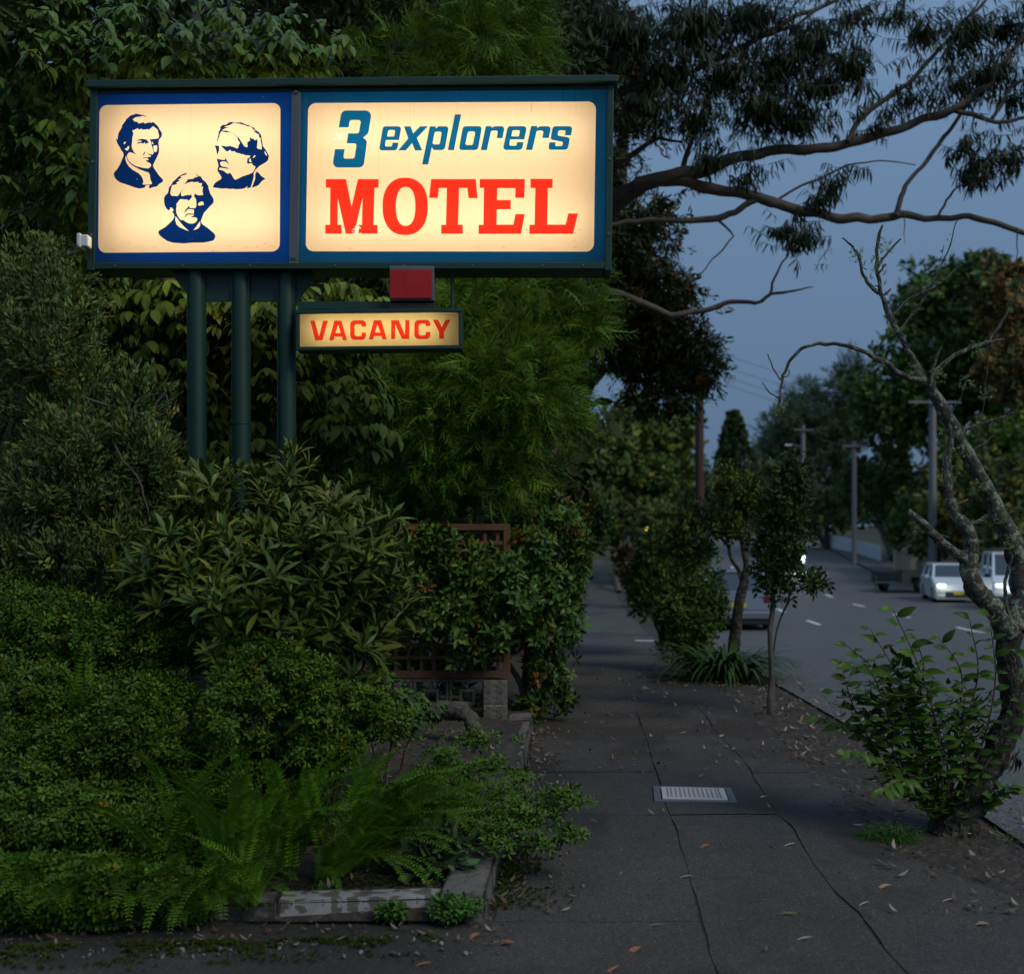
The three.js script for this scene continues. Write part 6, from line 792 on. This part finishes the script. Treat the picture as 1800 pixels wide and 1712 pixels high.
{ // box trailer
  const b = gnd(18.0, 52.6), t = thing('box_trailer', 'dark green box trailer parked behind the white hatchback', 'trailer', b); t.rotation.y = -0.9; const m = std({ color: C(0.03, 0.045, 0.035), roughness: 0.6 }), lp = (n, g, q) => { const o = shade(new THREE.Mesh(g, q)); o.name = n; t.add(o); return o; };
  lp('floor', box(1.5, 0.08, 2.3, 0, 0.5, 0), m); for (const s of [-1, 1]) { lp('side_panel', box(0.05, 0.5, 2.3, s * 0.775, 0.72, 0), m); lp('end_panel', box(1.5, 0.48, 0.05, 0, 0.71, s * 1.13), m); lp('mudguard', box(0.24, 0.06, 0.85, s * 0.93, 0.72, 0, 0.02), m); const w = new THREE.Group(); w.name = 'wheel'; t.add(w); for (const [n, r, ww, mm] of [['tyre', 0.32, 0.2, TYRE], ['rim', 0.19, 0.22, RIM]]) { const q = shade(new THREE.Mesh(new THREE.CylinderGeometry(r, r, ww, 22).rotateZ(Math.PI / 2).translate(s * 0.93, 0.32, 0), mm)); q.name = n; w.add(q); } lp('drawbar', cone(V(s * 0.6, 0.47, 1.1), V(0, 0.47, 2.1), 0.04, 0.04, 4), m); }
  lp('jockey_stand', cone(V(0, 0, 2.0), V(0, 0.8, 2.0), 0.04, 0.04, 8), m);
}
// far lamps glowing orange beyond the footpath
[['brighter warm lamp on a post far beyond the footpath', 1182, 893, 88], ['dimmer warm lamp low beyond the footpath hedge', 1137, 930, 46]].forEach(([label, px, py, d], i) => { const c = W(px, py, d), g = G(c.x, d), t = thing('garden_lamp', label, 'lamp', V(c.x, g, c.z), 'far garden lamps'); part(t, 'lamp_post', cone(V(c.x, g, c.z), V(c.x, c.y, c.z), 0.04, 0.03, 8), M.pole); part(t, 'lamp_globe_light', new THREE.SphereGeometry(i ? 0.06 : 0.13, 14, 10).translate(c.x, c.y, c.z), new THREE.MeshStandardMaterial({ color: C(0.4, 0.3, 0.2), emissive: C(1, 0.55, 0.15), emissiveIntensity: i ? 3 : 5 })); const l = new THREE.PointLight(C(1, 0.6, 0.25), 0.5, 12, 2); l.position.copy(c); l.castShadow = true; l.name = 'lamp_glow'; scene.add(l); });

// ------------------------------------------------------------------ leaf litter, moss and twigs
{
  const r = rand(500), g = leafGeo(0.06, 0.017, { seg: 4, fold: 0.15, curve: 0.7, base: 0.9 }), tones = [[0.13, 0.085, 0.06], [0.17, 0.12, 0.08], [0.09, 0.045, 0.028], [0.24, 0.2, 0.15], [0.1, 0.075, 0.035]], ms = [], cs = [];
  const drop = (x, d, y, s) => { ms.push(mat4(V(x, y + 0.004 + r() * 0.006, -d), turn(Math.PI / 2 + (r() - 0.5) * 0.5, r() * 6.283, 0, 'YXZ').multiply(turn(0, (r() - 0.5) * 0.8, 0)), s)); const c = tones[Math.floor(r() * 5)]; cs.push(C(...c)); };
  for (let i = 0; i < 120; i++) { const d = 4.2 + r() * 4, x = lerp(pathL(d) + 0.05, pathR(d) + 0.2, r()); drop(x, d, 0.012, 0.2 + r() * r() * 0.9); }
  for (let i = 0; i < 1000; i++) { const d = 7.6 + Math.pow(r(), 1.1) * 6.5, x = lerp(pathL(d) + 0.05, roadNear(d) - 0.1, r()); drop(x, d, H(d) + 0.012, 0.25 + r() * r() * 1.1); }
  for (let i = 0; i < 700; i++) { const d = 4.7 + r() * 9, x = lerp(pathR(d) - 0.1, roadNear(d) + 0.35, r()); drop(x, d, H(d) + 0.014, 0.5 + r() * 0.9); }
  for (let i = 0; i < 260; i++) { const d = 4.7 + r() * 4.4, x = pathL(d) + 0.02 + r() * r() * 0.3; drop(x, d, 0.014, 0.3 + r() * 0.7); }
  for (let i = 0; i < 900; i++) { const d = 4.85 + r() * 3.6, x = pathL(d) - 0.2 - r() * 1.3; drop(x, d, bedY(x, d), 0.4 + r() * 0.8); }
  for (let i = 0; i < 220; i++) { const x = -2.3 + r() * 2.3, d = 4.38 + r() * 0.3 + x * 0.02; drop(x, d, 0.012, 0.25 + r() * 0.6); }
  const m = shade(new THREE.InstancedMesh(g, std({ color: C(1, 1, 1), roughness: 0.85, side: THREE.DoubleSide }), ms.length)); ms.forEach((q, i) => { m.setMatrixAt(i, q); m.setColorAt(i, cs[i]); }); m.name = 'leaf_litter'; m.userData = { label: 'scattered dry gum leaves over the path and verge', category: 'leaf litter', kind: 'stuff' }; scene.add(m);
  // moss and grit along the kerb foot
  const mo = [], mc = [], gr = [], gc = [], tuftG = tuft(leafGeo(0.014, 0.005, { seg: 2, curve: 0.4 }), 9, 1.3, 3, 0.006).geo;
  for (let i = 0; i < 4200; i++) { const k = r(); let x, d, y = 0.006; if (k < 0.5) { x = -2.4 + r() * 2.2; d = 4.5 + (x + 0.1) * 0.07 - r() * r() * 0.3; if (fbm(x * 5, d * 9, 0, 66) < 0.5) continue; } else if (k < 0.75) { d = 4.8 + r() * 1.6; x = pathL(d) + 0.02 + r() * r() * 0.35; if (fbm(x * 5, d * 5, 0, 67) < 0.47) continue; } else { d = 4.85 + r() * 0.5; x = -1.1 + r() * 0.9; y = bedY(x, d); if (fbm(x * 5, d * 5, 0, 68) < 0.45) continue; } mo.push(mat4(V(x, y, -d), turn(0, r() * 6.28, 0), 0.5 + r() * 0.8)); const v = 0.6 + r() * 0.8; mc.push(C(v * (0.8 + r() * 0.6), v, v * 0.6)); }
  const mm = shade(new THREE.InstancedMesh(tuftG, leafMat(0.035, 0.055, 0.018, 0.9, 0.1), mo.length)); mo.forEach((q, i) => { mm.setMatrixAt(i, q); mm.setColorAt(i, mc[i]); }); mm.name = 'moss'; mm.userData = { label: 'green moss creeping along the foot of the kerb', category: 'moss', kind: 'stuff' }; scene.add(mm);
  for (let i = 0; i < 260; i++) { const a = r() < 0.5; const x = a ? -2.4 + r() * 2.4 : pathL(5 + r() * 3) + r() * 0.3, d = a ? 4.25 + r() * r() * 0.45 : 5 + r() * 3; gr.push(mat4(V(x, 0.01, -d), turn(r() * 6, r() * 6, r() * 6), V(0.5 + r(), 0.4 + r() * 0.5, 0.5 + r()).multiplyScalar(0.003 + r() * r() * r() * 0.016))); const v = 0.06 + r() * 0.14; gc.push(C(v, v * 0.97, v * 0.93)); }
  const gm = shade(new THREE.InstancedMesh(new THREE.IcosahedronGeometry(1, 1), std({ color: C(1, 1, 1), roughness: 0.95 }), gr.length)); gr.forEach((q, i) => { gm.setMatrixAt(i, q); gm.setColorAt(i, gc[i]); }); gm.name = 'gravel'; gm.userData = { label: 'loose grit and pebbles at the kerb foot', category: 'gravel', kind: 'stuff' }; scene.add(gm);
}
{ // the larger fallen leaves that stand out singly
  const r = rand(520), g = leafGeo(0.1, 0.035, { seg: 6, fold: 0.2, curve: 0.9, base: 0.9, wave: 0.05 }), thin = leafGeo(0.13, 0.017, { seg: 6, fold: 0.2, curve: 0.9, base: 0.9 }), mats = [[0.3, 0.11, 0.055], [0.34, 0.22, 0.14], [0.4, 0.3, 0.19], [0.16, 0.15, 0.04]].map((c) => std({ color: C(...c), roughness: 0.8, side: THREE.DoubleSide }));
  const list = [[1128, 1672, 0, 0, 'rust brown fallen leaf near the bottom middle of the footpath'], [1248, 1490, 0, 0, 'rust brown fallen leaf on the footpath between the two joints'], [1168, 1632, 1, 3, 'pale green strip leaf beside the long path joint'], [1568, 1562, 0, 1, 'pinkish fallen leaf in front of the grass tuft'], [1530, 1592, 1, 2, 'tan strip leaf on the right of the footpath'], [1680, 1587, 1, 2, 'curled pale leaf at the lower right'], [1740, 1632, 0, 1, 'light brown leaf near the right picture edge'], [1220, 1546, 1, 1, 'long brown strip leaf lying across the path joint'], [1400, 1488, 1, 2, 'straw coloured strip leaf left of the verge grass'], [905, 1665, 0, 0, 'brown leaf in front of the kerb corner'], [845, 1648, 0, 0, 'small orange brown leaf just off the kerb corner'], [1430, 1655, 1, 2, 'pale strip leaf low in the right half of the footpath'], [1404, 1613, 1, 3, 'greenish strip leaf right of the long joint'], [955, 1398, 0, 0, 'bright rust leaf against the side kerb under the azalea'], [760, 1700, 1, 0, 'dark brown leaf at the bottom edge left of the path'], [1210, 1290, 1, 2, 'pale leaf in the middle of the shaded stretch of path'], [1275, 1295, 0, 2, 'pale leaf beside the joint in the shaded stretch'], [1090, 1705, 1, 0, 'red brown strip leaf at the bottom edge of the footpath'], [1170, 1388, 0, 1, 'small leaf at the corner of the service lid'], [1350, 1405, 0, 2, 'leaf just right of the service lid']];
  for (const [px, py, k, m, label] of list) { const d = EYE * F / (py - CY), x = (px - CX) / F * d, o = shade(new THREE.Mesh(k ? thin : g, mats[m])); o.name = numbered('fallen_leaf'); o.position.set(x, 0.018, -d); o.rotation.set(-Math.PI / 2 + 0.12, 0, 1.57 + (r() - 0.5) * 1.2); o.scale.setScalar(0.6 + r() * 0.5); o.userData = { label, category: 'leaf', group: 'single fallen leaves on the asphalt' }; scene.add(o); }
}
renderer.render(scene, camera);
